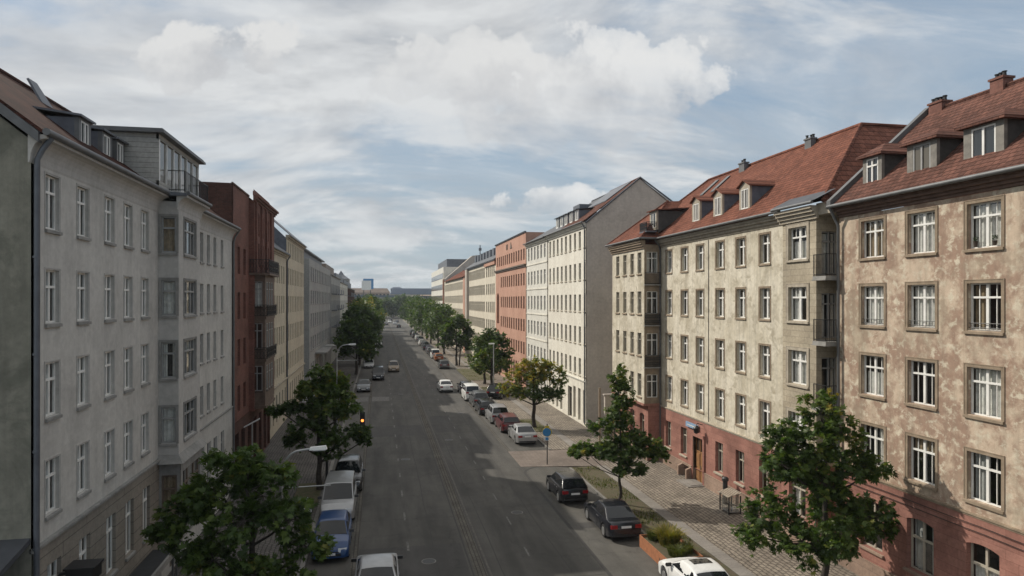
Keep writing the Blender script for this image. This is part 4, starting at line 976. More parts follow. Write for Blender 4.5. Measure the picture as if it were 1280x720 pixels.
# the parking strip on the right, beyond a dark gutter with a rounded end
m = MB(); pts = [(9.95,-20),(13.2,-20),(13.2,47.9),(11.9,47.9)]
pts += [(11.9-1.95*math.sin(a), 46.0+1.9*math.cos(a)) for a in [math.pi/2*k/8 for k in range(1,9)]]
m.poly([(x,y,.004) for x,y in pts]); structure(m.build('parking_strip', M['asphalt_lot']))
m = MB()
line = [(9.85,-20),(9.85,46.0)] + [(11.9-2.05*math.sin(a), 46.0+2.0*math.cos(a)) for a in [math.pi/2*k/10 for k in range(9,-1,-1)]] + [(13.2,48.0)]
for i in range(len(line)-1):
    a = Vector((*line[i],0)); c = Vector((*line[i+1],0)); d = (c-a).normalized(); n_ = Vector((-d.y,d.x,0))*.09
    m.poly([a-n_+Vector((0,0,.008)), c-n_+Vector((0,0,.008)), c+n_+Vector((0,0,.008)), a+n_+Vector((0,0,.008))])
structure(m.build('gutter_channel', M['gutter']))
sheet('parking_strip', 10.2, 13.2, 53.2, 400, .004, M['asphalt_lot'])
sheet('parking_strip', -3.3, -1.3, -20, 420, .004, M['asphalt_lot'])
m = MB(); m.poly([(-1.3,-20,.008),(-1.02,-20,.008),(-1.02,420,.008),(-1.3,420,.008)]); structure(m.build('gutter_channel', M['setts']))
m = MB(); m.poly([(9.9,53.2,.008),(10.2,53.2,.008),(10.2,420,.008),(9.9,420,.008)]); structure(m.build('gutter_channel', M['setts']))
# middle strip of the road
sheet('middle_strip', 4.12, 4.62, -20, 420, .006, M['setts'])
sheet('middle_line', 4.72, 4.82, -20, 420, .007, M['line_worn']); sheet('middle_line', 3.98, 4.05, -20, 420, .007, M['gutter'])
# repaired asphalt
sheet('asphalt_patch', -1.0, 3.9, 20, 33.6, .0045, M['asphalt_patch']); sheet('asphalt_patch', 5.0, 7.0, 62, 71, .0045, M['asphalt_patch']); sheet('asphalt_patch', -.8, 3.9, 61, 66, .0045, M['asphalt_patch'])
sheet('asphalt_patch', 10.4, 13.1, 34.5, 35.4, .008, M['asphalt_patch'])
# painted marks: lane dashes and a stop line
m = MB(); rnd = random.Random(3)
for y in [22+4.6*i for i in range(44)]:
    L = rnd.uniform(1.0,1.6)
    m.poly([(6.83,y,.009),(6.92,y,.009),(6.92,y+L,.009),(6.83,y+L,.009)])
    m.poly([(1.28,y+1.8,.009),(1.39,y+1.8,.009),(1.39,y+1.8+L,.009),(1.28,y+1.8+L,.009)])
structure(m.build('lane_dashes', M['line_white']))
m = MB(); m.poly([(-3.0,82.5,.0095),(-1.4,82.5,.0095),(-1.4,86,.0095),(-3.0,86,.0095)]); m.poly([(-.95,82.5,.0095),(1.1,82.5,.0095),(1.1,86,.0095),(-.95,86,.0095)]); structure(m.build('stop_line', M['line_white']))
# tar seams, cross joints and stains in the carriageway
m = MB(); rs_ = random.Random(9)
def seam(pts, w):
    for (xa,ya),(xb,yb) in zip(pts, pts[1:]):
        d = Vector((xb-xa,yb-ya,0)).normalized(); n_ = Vector((-d.y,d.x,0))*w
        a, c = Vector((xa,ya,.0052)), Vector((xb,yb,.0052)); m.poly([a-n_,c-n_,c+n_,a+n_])
for x in (2.55, 5.35, 8.3):
    seam([(x+rs_.uniform(-.04,.04), 15+2.5*k) for k in range(70)], .022)
for y in (29.5,38.2,47.6,55.1,66.0,77.4,95,118):
    for (xa,xb) in ((-1.0,3.95),(4.85,9.7)):
        yy = y + rs_.uniform(-1.5,1.5); seam([(xa+(xb-xa)*k/8, yy+rs_.uniform(-.05,.05)) for k in range(9)], .025)
structure(m.build('tar_seam', M['gutter']))
for i,(x,y) in enumerate(((2.2,31.5),(7.6,37.8),(1.9,52.0),(5.8,58.5),(8.4,72.0),(2.6,88.0))):
    t = empty('manhole_cover', (x,y,.0), 'round iron cover set in the asphalt roadway', 'manhole cover', 'iron covers in the roadway')
    mm = MB(); mm.lathe([(.34,.0),(.34,.010),(.31,.011)], (0,0,0), 'z', 24); mm.build('ring', M['kerb'], t); mm = MB(); mm.lathe([(.29,.0),(.29,.015),(.02,.016)], (0,0,0), 'z', 24); mm.build('lid', M['iron'], t)
# pavements
def slab_box(name, x0,x1,y0,y1,z,mat):
    m = MB(); m.box(x0,x1,y0,y1,-.02,z); return structure(m.build(name, mat))
slab_box('pavement', -20, -5.2, -20, 420, .12, M['cobble_left']); slab_box('tree_strip', -5.198, -3.52, -20, 420, .10, M['cobble_left'])
slab_box('kerb', -3.518, -3.3, -20, 420, .13, M['kerb'])
slab_box('pavement', 15.902, 40, -20, 420, .115, M['cobble']); slab_box('footpath', 15.2, 15.9, -20, 46.9, .12, M['slab']); slab_box('footpath', 15.2, 15.9, 52.7, 420, .12, M['slab'])
slab_box('tree_strip', 13.352, 15.198, -20, 46.9, .10, M['soil']); slab_box('tree_strip', 13.352, 15.198, 52.7, 420, .10, M['cobble'])
slab_box('kerb', 13.2, 13.35, -20, 46.9, .10, M['kerb']); slab_box('kerb', 13.2, 13.35, 52.7, 420, .13, M['kerb'])
m = MB(); m.hexa([(9.95,48.1,-.01),(15.9,46.9,-.01),(15.9,52.7,-.01),(9.95,53.1,-.01),(9.95,48.1,.008),(15.9,46.9,.1),(15.9,52.7,.1),(9.95,53.1,.008)]); structure(m.build('driveway', M['crossing']))
for i,(x0,y0,x1,y1) in enumerate(((12.9,100,17,117),(13.4,60,15.1,66.5),(13.4,84,15.1,92))):
    slab_box('verge', x0,x1,y0,y1,.135,M['grass_soil'])
slab_box('verge', -5.1,-3.6,22,27.5,.125,M['grass_soil']); slab_box('verge', -5.1,-3.6,41.5,46,.125,M['grass_soil'])

# ================================================================== CARS
CAR_SPECS = {   # L, W, H, greenhouse: rear base D, roof rear C, roof front B, screen base A as (y,z); hood nose z, rear deck z
 'hatch': (4.1,1.74,1.48,(-1.95,1.0),(-1.45,1.40),(.25,1.44),(1.0,.98),.72,.98),
 'sedan': (4.6,1.8,1.43,(-1.72,.99),(-.95,1.36),(.25,1.40),(1.08,.96),.70,.98),
 'wagon': (4.6,1.79,1.49,(-2.22,1.0),(-1.85,1.40),(.3,1.45),(1.1,.98),.72,.98),
 'suv':   (4.5,1.84,1.68,(-2.12,1.08),(-1.75,1.58),(.3,1.63),(1.05,1.06),.84,1.06),
 'van':   (4.6,1.84,1.88,(-2.24,1.15),(-2.05,1.80),(.75,1.84),(1.5,1.12),.88,1.12),
}
def lerp(a,b,t): return a+(b-a)*t
def interp(pts, y):
    if y <= pts[0][0]: return pts[0][1]
    for (a,za),(c,zc) in zip(pts, pts[1:]):
        if y <= c:
            t = (y-a)/(c-a) if c>a else 1; return lerp(za,zc,t)
    return pts[-1][1]
def make_car(kind, paint, loc, rz, label, cat='car', group=None, sunroof=False, flip=False, plate='white_plate', roofrails=False):
    L,W,H,D,C,B,A,zh,zr = CAR_SPECS[kind]; hw = W/2; y0,y1 = -L/2, L/2
    name = {'van':'van'}.get(kind,'parked_car') if 'driving' not in label else 'moving_car'
    t = empty(name, loc, label, cat, group, rz)
    top = [(y0,zr*.74),(y0+.05,zr*.93),(y0+.16,zr),(D[0],D[1]),(A[0],A[1]),(lerp(A[0],y1,.6),lerp(A[1],zh,.4)),(y1-.22,zh+.02),(y1-.07,zh-.09),(y1,zh-.26)]
    zt = lambda y: interp(top,y)
    def wd(y):
        u = abs(y)/(L/2); return hw*(1-.05*u**4-.13*max(0,(u-.86)/.14)**2)
    wy = (y0+.82 if kind!='sedan' else y0+.98, y1-.86); wr, ra = .315, .385
    def zb(y):
        z = .2 + .08*max(0,(abs(y)/(L/2)-.85)/.15)
        for c in wy:
            d = abs(y-c)
            if d < ra: z = max(z, .31+math.sqrt(max(0,ra*ra-d*d)))
        return z
    ys = sorted(set([round(y0+i*L/64,4) for i in range(65)] + [round(c+s*ra*k,4) for c in wy for s in (-1,1) for k in (1,.995,.96,.85,.6,.3)]))
    rows = []
    for y in ys:
        w = wd(y); z0 = zb(y); z1 = max(zt(y), z0+.12); zm = max(.56, z0+.05); zm = min(zm, z1-.08)
        half = [(w*.86,z0),(w-.015,z0+.03),(w,zm),(w-.012,lerp(zm,z1,.62)),(w-.05,z1-.025),(w-.17,z1+.004),(w*.5,z1+.022),(0,z1+.03)]
        rows.append([(x,y,z) for x,z in half] + [(-x,y,z) for x,z in half[-2::-1]])
    m = MB(); n = len(rows[0])
    for r in rows: m.v += r
    for i in range(len(rows)-1):
        for k in range(n-1):
            m.f.append((i*n+k,(i+1)*n+k,(i+1)*n+k+1,i*n+k+1))
        m.f.append((i*n+n-1,(i+1)*n+n-1,(i+1)*n,i*n))
    m.f.append(tuple(range(n))); m.f.append(tuple((len(rows)-1)*n+k for k in range(n-1,-1,-1)))
    # cabin
    wb = hw-.075; wt = hw-.24 if kind!='van' else hw-.17
    def st(s):     # s 0..3 : D C B A
        P = (D,C,B,A); i = min(int(s),2); f = s-i; y = lerp(P[i][0],P[i+1][0],f); z = lerp(P[i][1],P[i+1][1],f)
        if i==1: z += .05*math.sin(math.pi*f)
        zbel = zt(y)-.03; fr = max(0,min(1,(z-zbel)/(H-.08-zbel))); e = lerp(wb,wt,fr)
        return y,z,e,fr,zbel
    def surf(s,u,off=0):
        y,z,e,fr,zbel = st(s); return (u*e, y, z + .045*fr*(1-u*u) + off)
    S = [0,.15,.5,.85,.95,1.0,1.1,1.3,1.5,1.7,1.9,2.0,2.05,2.15,2.5,2.85,3.0]
    U = [-1,-.96,-.85,-.6,-.3,0,.3,.6,.85,.96,1]; base = len(m.v); k_ = len(U)+2
    for s in S:
        y,z,e,fr,zbel = st(s)
        m.v.append((-wb,y,zbel)); m.v += [surf(s,u,-.02*(abs(u)==1)) for u in U]; m.v.append((wb,y,zbel))
    for i in range(len(S)-1):
        for k in range(k_-1): m.f.append((base+i*k_+k, base+(i+1)*k_+k, base+(i+1)*k_+k+1, base+i*k_+k+1))
    body = m.build('body', paint, t, (0,0,0), 38, True)
    def patch(name, s0,s1,u0,u1, mat, dy, off=.008):
        p = MB(); ns, nu = 5, 7
        for i in range(ns):
            for k in range(nu):
                x,y,z = surf(lerp(s0,s1,i/(ns-1)), lerp(u0,u1,k/(nu-1)), off); p.v.append((x,y+dy,z))
        for i in range(ns-1):
            for k in range(nu-1): p.f.append((i*nu+k,(i+1)*nu+k,(i+1)*nu+k+1,i*nu+k+1))
        return p.build(name, mat, t, (0,0,0), 60)
    patch('windscreen', 2.06, 2.96, -.93, .93, M['car_glass'], .014)
    patch('rear_window', .07, .92, -.90, .90, M['car_glass'], -.014)
    if sunroof: patch('sunroof', 1.45, 1.9, -.62, .62, M['car_glass'], 0, .01)
    def sx(y,z):
        zbel = zt(y)-.03; fr = max(0,min(1,(z-zbel)/(H-.08-zbel))); return lerp(wb,wt,fr)+.008
    yb = lerp(B[0],C[0],.42); zlo = max(A[1],D[1])+.05; zhi = min(B[1],C[1])-.035
    ar = (D[0]+.20 if kind!='sedan' else D[0]+.42, C[0]+.06 if kind!='sedan' else C[0]+.08)
    for sg in (-1,1):
        for (ya,yb_,yc,yd) in ((yb+.05,A[0]-.20,B[0]-.04,yb+.05),(ar[0],yb-.05,yb-.05,ar[1])):   # low rear, low front, high front, high rear
            p = MB(); p.poly([(sg*sx(ya,zlo),ya,zlo),(sg*sx(yb_,zlo),yb_,zlo),(sg*sx(yc,zhi),yc,zhi),(sg*sx(yd,zhi),yd,zhi)]); p.build('side_window', M['car_glass'], t)
        for c in wy:
            wm = MB(); wx = sg*(hw-.11)
            wm.lathe([(.2,-.095),(.27,-.1),(.305,-.085),(.315,-.04),(.315,.04),(.305,.085),(.27,.1),(.2,.095)], (wx,c,.315), 'x', 22); w = wm.build('wheel', M['tyre'], t, (0,0,0), 50)
            rm = MB(); rm.lathe([(.05,.075),(.07,.098),(.1,.09),(.17,.092),(.205,.104),(.21,.1)] if sg>0 else [(.05,-.075),(.07,-.098),(.1,-.09),(.17,-.092),(.205,-.104),(.21,-.1)], (wx,c,.315), 'x', 18); rm.build('rim', M['rim'], w, (0,0,0), 50)
        hm = MB(); w_ = wd(y1-.12)
        x0,x1 = sorted((sg*(w_-.42), sg*(w_-.012)))
        z0,z1 = zh-.20, zh-.045; yo = y1-.30
        if sg>0: hm.hexa([(x0,yo,z0),(x1,yo-.12,z0),(x1-.03,y1-.055,z0),(x0,y1-.005,z0),(x0,yo,z1),(x1,yo-.16,z1),(x1-.03,y1-.12,z1),(x0,y1-.06,z1)])
        else: hm.hexa([(x0,yo-.12,z0),(x1,yo,z0),(x1,y1-.005,z0),(x0+.03,y1-.055,z0),(x0,yo-.16,z1),(x1,yo,z1),(x1,y1-.06,z1),(x0+.03,y1-.12,z1)])
        hm.build('headlight', M['lamp_clear'], t)
        tm = MB(); w_ = wd(y0+.08); x0,x1 = sorted((sg*(w_-.34), sg*(w_-.004))); tz = zr-.30 if kind!='van' else 1.0
        tm.box(x0,x1,y0-.006,y0+.22,tz,tz+.17); tm.build('tail_light', M['lamp_red'], t)
        mm = MB(); mx0 = sg*(wb+.02); mx1 = sg*(hw+.17)
        mm.hexa([(min(mx0,mx1),A[0]-.34,A[1]+.02),(max(mx0,mx1),A[0]-.34,A[1]+.02),(max(mx0,mx1),A[0]-.20,A[1]+.03),(min(mx0,mx1),A[0]-.20,A[1]+.03),(min(mx0,mx1),A[0]-.34,A[1]+.15),(max(mx0,mx1),A[0]-.34,A[1]+.15),(max(mx0,mx1),A[0]-.23,A[1]+.14),(min(mx0,mx1),A[0]-.23,A[1]+.14)])
        mm.build('mirror', M['trim_black'] , t)
        for hy in (yb-.2, C[0]+.35):
            dm = MB(); zz = A[1]-.14; xx = wd(hy)-.004
            dm.box(min(sg*xx,sg*(xx+.02)),max(sg*xx,sg*(xx+.02)),hy,hy+.17,zz,zz+.03); dm.build('door_handle', M['zinc'], t)
    g = MB(); g.box(-.5,.5,y1-.1,y1+.004,.36,.48); g.box(-.42,.42,y1-.12,y1-.012+.004,zh-.25,zh-.17); g.build('grille', M['trim_black'], t)
    g = MB(); g.box(-.26,.26,y1-.05,y1+.016,.40,.505); g.build('licence_plate', M[plate], t)
    g = MB(); g.box(-.26,.26,y0-.016,y0+.1,zr-.28,zr-.175) if kind!='hatch' else g.box(-.26,.26,y0-.016,y0+.1,.62,.725); g.build('licence_plate', M[plate], t)
    g = MB(); g.box(-hw*.80,hw*.80,y0-.012,y0+.15,.3,.40); g.build('rear_bumper', M['trim_black'], t)
    g = MB()
    for a in (-.62,.62): g.box(a*wb-.012,a*wb+.012,lerp(y0,D[0],.5),A[0],.2,.21)
    if kind in ('wagon','suv'):
        g = MB()
        for sg in (-1,1): g.tube([surf(1.08,sg*.9,.02),surf(1.2,sg*.9,.06),surf(1.8,sg*.9,.06),surf(1.93,sg*.9,.02)], .018, 6)
        g.build('roof_rail', M['trim_black'], t)
    # seams of the doors
    g = MB()
    for y in (yb, A[0]-.12, C[0]+.12):
        for sg in (-1,1):
            pp = [(sg*(wd(y)-.0125+.0), y, lerp(.56,zt(y),.62)),(sg*(wd(y)+.0), y,.56),(sg*(wd(y)-.012), y,.3)]
            g.tube(pp, .007, 4)
    g.build('door_seam', M['trim_black'], t)
    return t
PAINT = {k: car_paint('paint_'+k, *v) for k, v in dict(black=((.012,.012,.014),0,.25), darkblue=((.011,.012,.017),0,.25), white=((.72,.72,.70),0,.35), silver=((.36,.365,.37),.5,.4), grey=((.12,.125,.13),.4,.35),
    red=((.085,.012,.014),0,.3), blue=((.004,.042,.15),.0,.3), orange=((.30,.10,.025),.0,.35), tan=((.22,.17,.11),.3,.35), purple=((.07,.055,.09),.2,.35), teal=((.15,.26,.28),.2,.35)).items()}
FRONT_AWAY, FRONT_CAM = 0.0, math.pi
P_ = PAINT
# right kerb, tails towards the camera
make_car('sedan', P_['white'], (12.7,25.75,.0), 0, 'white saloon car with a dark sunroof, nose against the rusty planter', sunroof=True)
make_car('sedan', P_['darkblue'], (11.98,34.4,.0), 0, 'black saloon car with chrome window line parked just behind the rusty planter')
make_car('hatch', P_['black'], (11.22,40.5,.0), 0, 'black hatchback parked in front of the round blue sign')
make_car('sedan', P_['silver'], (11.95,57.2,.0), 0, 'silver saloon car, first of the kerb row beyond the driveway')
make_car('wagon', P_['red'], (11.6,62.4,.0), 0, 'dark red estate car right in front of the first silver saloon')
make_car('suv', P_['silver'], (11.4,66.9,.0), 0, 'silver off roader between the dark red estate and a black car')
make_car('wagon', P_['black'], (11.0,72.0,.0), 0, 'black estate car between a silver off roader and a grey car')
make_car('suv', P_['grey'], (11.1,77.4,.0), 0, 'grey off roader parked in front of the white van')
make_car('van', P_['white'], (10.75,82.2,.0), 0, 'white van in the right kerb row near the slender lamp post', 'van')
make_car('hatch', P_['darkblue'], (10.9,88.3,.0), 0, 'dark blue hatchback, last of the kerb row before the grass verge')
make_car('suv', P_['black'], (14.3,82.5,.12), -.5, 'black car parked askew under the trees on the right pavement')
make_car('sedan', P_['white'], (8.45,90.5,.0), 0, 'white saloon car driving away in the right hand lane')
make_car('wagon', P_['grey'], (11.0,120.5,.0), 0, 'dark grey estate car parked alone beyond the grass verge')
make_car('hatch', P_['orange'], (11.4,136,.0), 0, 'orange hatchback beyond the lone dark grey estate car')
make_car('van', P_['white'], (11.2,142,.0), 0, 'distant white van just beyond the orange hatchback', 'van')
make_car('suv', P_['black'], (11.2,147.6,.0), 0, 'distant black off roader just beyond the white van and orange hatchback')
pal = ['grey','purple','black','grey','black','white','grey','black','silver','white','grey','black','red','silver','black','grey']
for i, k in enumerate(pal):
    make_car(['hatch','sedan','wagon','suv'][i%4], P_[k], (11.1+.2*math.sin(i*2.1), 153.3+5.9*i, 0), 0, 'tiny far parked car in the row along the right kerb under big green trees', 'car', 'tiny parked cars along the right kerb')
# left kerb, noses towards the camera
make_car('hatch', P_['blue'], (-2.25,34.0,.0), FRONT_CAM, 'blue hatchback parked at the left kerb with its nose to the viewer')
make_car('van', P_['silver'], (-2.25,39.8,.0), FRONT_CAM, 'silver van parked close behind the blue hatchback', 'van')
make_car('suv', P_['black'], (-2.0,45.4,.0), FRONT_CAM, 'black car parked behind the silver van under the tree')
make_car('sedan', P_['silver'], (-.12,28.7,.0), 0, 'silver saloon car driving in the left half of the road, nearest, seen from behind')
make_car('sedan', P_['grey'], (-2.1,92.6,.0), FRONT_CAM, 'dark grey saloon car driving just past the white stop line')
make_car('van', P_['black'], (-.25,105.6,.0), FRONT_CAM, 'black van driving towards the viewer beside the kerb', 'van')
make_car('suv', P_['tan'], (2.25,117,.0), FRONT_CAM, 'tan car driving towards the viewer beside the middle strip')
make_car('sedan', P_['silver'], (-1.9,124,.0), FRONT_CAM, 'distant silver car at the left kerb half hidden behind the black van')
make_car('sedan', P_['white'], (-1.7,158,.0), FRONT_CAM, 'distant white saloon car at the left kerb, nearer of two')
make_car('hatch', P_['white'], (-.4,180,.0), FRONT_CAM, 'distant white hatchback driving, farther of two white cars at left')
make_car('van', P_['teal'], (-1.4,222,.0), FRONT_CAM, 'tiny pale teal van far down the left lane', 'van')
for i,(x,y,k) in enumerate(((3,330,'grey'),(-.5,318,'white'),(8,300,'black'),(7.2,342,'silver'),(1,352,'black'),(5,368,'white'),(9,372,'grey'),(-1,380,'silver'),(6,392,'darkblue'))):
    make_car(['sedan','hatch','wagon'][i%3], P_[k], (x,y,0), (0,FRONT_CAM)[i%2], 'speck sized driving car at the far end of the street', 'car', 'specks of traffic at the far end of the street')

# ================================================================== TREES
def leaf_template(kind):
    if kind == 'palm':      # a hand of leaflets
        V=[];Fc=[]
        for a,l in ((-1.15,.6),(-.6,.85),(0,1.0),(.6,.85),(1.15,.6)):
            d=(math.cos(a),math.sin(a)); p=(-d[1],d[0]); n=len(V); w=.17
            V += [(0,0,0),(d[0]*l*.55+p[0]*w*l,d[1]*l*.55+p[1]*w*l,.05),(d[0]*l,d[1]*l,-.10),(d[0]*l*.55-p[0]*w*l,d[1]*l*.55-p[1]*w*l,.05)]
            Fc.append((n,n+1,n+2,n+3))
        return np.array(V), Fc
    V=[(0,0,0),(.5,.3,.05),(1,0,-.08),(.5,-.3,.05)]
    return np.array(V), [(0,1,2,3)]
def make_tree(name, loc, lobes, trunk_r, trunk_h, mat, label, size=.3, per=10, dens=1.0, kind='palm', seed=1, yaw=-THETA, tilt=0.0, tint=None, group=None, fork=None):
    """lobes: (across, depth, z, rx, rz, n clusters, tint) around the trunk, across = to the right seen from the street"""
    rs = np.random.RandomState(seed); rnd = random.Random(seed)
    t = empty(name, loc, label, 'tree', group, yaw)
    TV, TF = leaf_template(kind); nv = len(TV)
    wood = MB(); hk = []
    k = 7; ax = []
    top = max(l[2] for l in lobes)
    for i in range(k+1):
        z = trunk_h*i/k; ax.append(Vector((tilt*z + .05*math.sin(i*1.3+seed), .05*math.cos(i*1.7+seed), z)))
    # leader continues above the first fork
    lead = ax + [Vector((tilt*trunk_h + .12*math.sin(j*1.9+seed)*j/3, .1*math.cos(j*1.3+seed), trunk_h + (top-trunk_h)*j/4)) for j in (1,2,3,4)]
    rr = [trunk_r*(1.25 if i==0 else 1-.30*i/k) for i in range(k+1)] + [trunk_r*.55, trunk_r*.38, trunk_r*.24, trunk_r*.1]
    wood.tube([tuple(p) for p in lead], rr, 9)
    br = MB(); P=[];Tt=[];Ctr=[]
    for (cx,cy,cz,rx,rz,n,tn) in lobes:
        c = Vector((cx,cy,cz))
        z0 = min(max(cz - .55*math.hypot(cx,cy) - .35, trunk_h*.75), top*.9)
        # find start on the leader
        st = min(lead, key=lambda p: abs(p.z - z0)).copy()
        mid = st.lerp(c,.5) + Vector((0,0,-.12*(c-st).length*.5)); L=(c-st).length
        rb = max(.02, trunk_r*.34*min(1,L/2.2+.3))
        br.tube([tuple(st),tuple(mid),tuple(c)], [rb, rb*.7, rb*.4], 6)
        m_ = int(n*dens)
        for _ in range(m_):
            d = rs.normal(size=3); d/=np.linalg.norm(d); r = rs.uniform(.15,1)**.5
            if rs.rand()<.12: r *= 1.22
            p = np.array([cx + d[0]*rx*r, cy + d[1]*rx*.95*r, cz + d[2]*rz*r])
            if rs.rand()<.45: br.tube([tuple(c), tuple((p+np.array(c))/2 + np.array([0,0,-.04])), tuple(p)], [rb*.3, rb*.2, .006], 4, False)
            out = np.array([d[0], d[1], .35*d[2]+.25]); ct = rs.normal()*.09
            for q in range(per):
                P.append(p + rs.normal(size=3)*size*.42); Ctr.append(out); Tt.append(tn + ct + rs.normal()*.09)
    P=np.array(P); out=np.array(Ctr); K=len(P)
    fwd = out + rs.normal(size=(K,3))*.75; fwd[:,2] -= .25; fwd/=np.linalg.norm(fwd,axis=1)[:,None]
    up = np.array([0,0,1.0]) + out*.35 + rs.normal(size=(K,3))*.45
    side = np.cross(up,fwd); side/=np.linalg.norm(side,axis=1)[:,None]+1e-6; nrm=np.cross(fwd,side)
    sc = size*rs.uniform(.6,1.25,size=K)
    V = P[:,None,:] + sc[:,None,None]*(TV[None,:,0:1]*fwd[:,None,:] + TV[None,:,1:2]*side[:,None,:] + TV[None,:,2:3]*nrm[:,None,:])
    V = V.reshape(-1,3)
    nf = len(TF); idx = (np.array(TF)[None,:,:] + (np.arange(K)*nv)[:,None,None]).reshape(-1)
    me = bpy.data.meshes.new('crown'); me.vertices.add(len(V)); me.vertices.foreach_set('co', V.reshape(-1).astype(np.float32))
    me.loops.add(len(idx)); me.loops.foreach_set('vertex_index', idx.astype(np.int32))
    me.polygons.add(K*nf); me.polygons.foreach_set('loop_start', (np.arange(K*nf)*4).astype(np.int32)); me.polygons.foreach_set('loop_total', np.full(K*nf,4,np.int32))
    me.update(calc_edges=True)
    at = me.attributes.new('tint','FLOAT','POINT'); at.data.foreach_set('value', np.repeat(np.clip(np.array(Tt),0,1), nv).astype(np.float32))
    me.materials.append(mat); link('crown', me, t)
    wood.build('trunk', M['bark'], t, (0,0,0), 60); br.build('branches', M['bark'], t, (0,0,0), 60)
    return t
LEAF = leaf_mat('leaf', [(0,(.024,.042,.012)),(.3,(.058,.100,.022)),(.55,(.115,.155,.032)),(.75,(.29,.225,.035)),(1,(.40,.24,.03))])
def wl(rows): return rows
make_tree('maple_tree', (17.25,24.1,.1), [
  (-.1,.2,7.35,.75,.95,26,.42),(.5,-.2,6.7,.85,.7,22,.40),(-.3,.3,6.0,1.0,.9,34,.36),(-1.5,.0,6.3,1.0,.75,34,.30),(-1.9,-.4,5.5,.9,.6,26,.28),
  (1.2,.0,5.5,.9,.55,24,.33),(1.95,.0,5.2,.75,.4,18,.40),(0,.0,4.7,1.1,.8,36,.30),(-2.1,.2,3.6,1.0,.75,34,.33),(-2.9,-.3,2.7,.7,.35,16,.36),
  (-1.3,-1.0,2.7,1.1,.8,34,.30),(.1,-1.1,3.1,1.2,.9,38,.36),(1.5,-.2,3.4,1.1,.75,36,.33),(2.2,.3,2.9,.7,.5,18,.30),(.3,1.3,4.0,1.2,.9,30,.26),(.6,.9,2.5,1.2,.8,30,.28),(-1.0,1.2,5.2,.9,.7,20,.3)],
  .15, 3.2, LEAF, 'leafy green tree growing in front of the blotchy pink house, lowest at right', .22, 16, 1.2, seed=3)
make_tree('maple_tree', (13.75,37.9,.1), [
  (-.1,0,7.35,.5,.8,20,.42),(.3,.1,6.5,.62,.7,22,.36),(0,-.1,5.6,.8,.6,26,.35),(.1,.2,4.9,.85,.5,20,.30),(-1.1,0,4.5,.75,.4,20,.34),
  (-2.1,-.1,3.15,.85,.38,26,.36),(-2.7,.1,2.95,.5,.28,12,.38),(-1.0,-.3,3.15,.9,.5,28,.34),(.1,-.4,3.4,1.0,.65,34,.33),(1.2,0,3.9,.75,.5,20,.33),(1.7,.1,3.2,.95,.5,30,.35),(2.3,.0,2.9,.55,.3,12,.36),(.5,-.6,2.3,1.0,.5,28,.33),(.1,.9,3.8,1.0,.7,22,.28),(.7,.9,2.9,.9,.5,16,.28)],
  .10, 2.2, LEAF, 'green tree with a narrow top and wide low branches beside the black saloon car', .22, 16, 1.15, seed=5)
make_tree('maple_tree', (14.1,62.2,.1), [
  (-1.6,0,4.7,1.1,.7,34,.70),(-.5,.2,5.6,1.1,.8,36,.72),(.6,0,6.0,1.2,.75,34,.66),(1.5,0,5.3,1.1,.8,34,.60),(2.3,.1,4.6,.8,.6,22,.48),(.2,-.5,4.6,1.3,.7,36,.58),(-2.3,-.1,3.5,1.0,.5,30,.60),(-1.2,-.5,3.4,1.0,.55,30,.5),(1.3,-.3,3.2,1.2,.6,36,.36),(2.3,0,3.3,.8,.5,20,.34),(0,1.0,4.6,1.2,.9,26,.5),(.5,-.8,3.0,.9,.4,18,.38)],
  .2, 2.9, LEAF, 'tree turning yellow with a stout trunk in the right cobbled pavement', .30, 8, 1.0, seed=8)
make_tree('maple_tree', (-4.3,24.4,.1), [
  (-.5,0,6.35,1.0,.5,30,.32),(.6,.1,5.85,.9,.5,26,.30),(-1.3,0,5.45,.95,.5,28,.32),(-2.2,-.1,4.75,.9,.42,26,.30),(-2.85,0,4.1,.6,.3,14,.26),(1.3,0,4.5,.9,.6,26,.28),(1.9,.1,3.5,.75,.45,20,.26),(0,-.6,4.6,1.0,.6,28,.28),(-2.0,.2,3.45,.85,.4,22,.24),(-.9,-.8,3.4,1.0,.55,28,.32),(.5,-1.0,3.0,.9,.5,26,.32),(1.4,-.4,2.6,.9,.6,24,.30),(0,1.2,4.9,1.1,.7,20,.22),(.2,-1.2,1.9,1.1,.5,24,.30),(-1.5,-.3,2.3,.8,.4,16,.26)],
  .17, 2.6, LEAF, 'dark green tree on the left pavement, nearest to the viewer, before the box bay', .24, 15, 1.15, seed=11)
make_tree('maple_tree', (-3.75,44.4,.1), [
  (.1,0,7.15,.8,.75,26,.40),(.9,.1,6.2,.9,.6,26,.32),(-.7,0,6.1,.8,.6,24,.38),(-1.7,0,5.15,.9,.32,20,.26),(-2.6,.1,4.95,.75,.25,16,.24),(.3,-.4,5.2,1.1,.6,30,.32),(1.8,0,5.1,.8,.42,20,.30),(2.5,0,3.75,.8,.4,20,.24),(3.0,0,3.2,.4,.3,8,.24),(-.4,-.5,4.0,1.2,.6,32,.28),(1.3,-.4,3.4,1.1,.5,28,.28),(-1.4,0,3.1,.9,.45,20,.24),(.9,-.3,2.5,.9,.4,16,.24),(0,1.3,5.0,1.2,.9,22,.2),(-.3,-.6,6.3,.8,.5,18,.42)],
  .19, 2.4, LEAF, 'dark green tree on the left kerb beside the silver van', .25, 15, 1.15, seed=14)
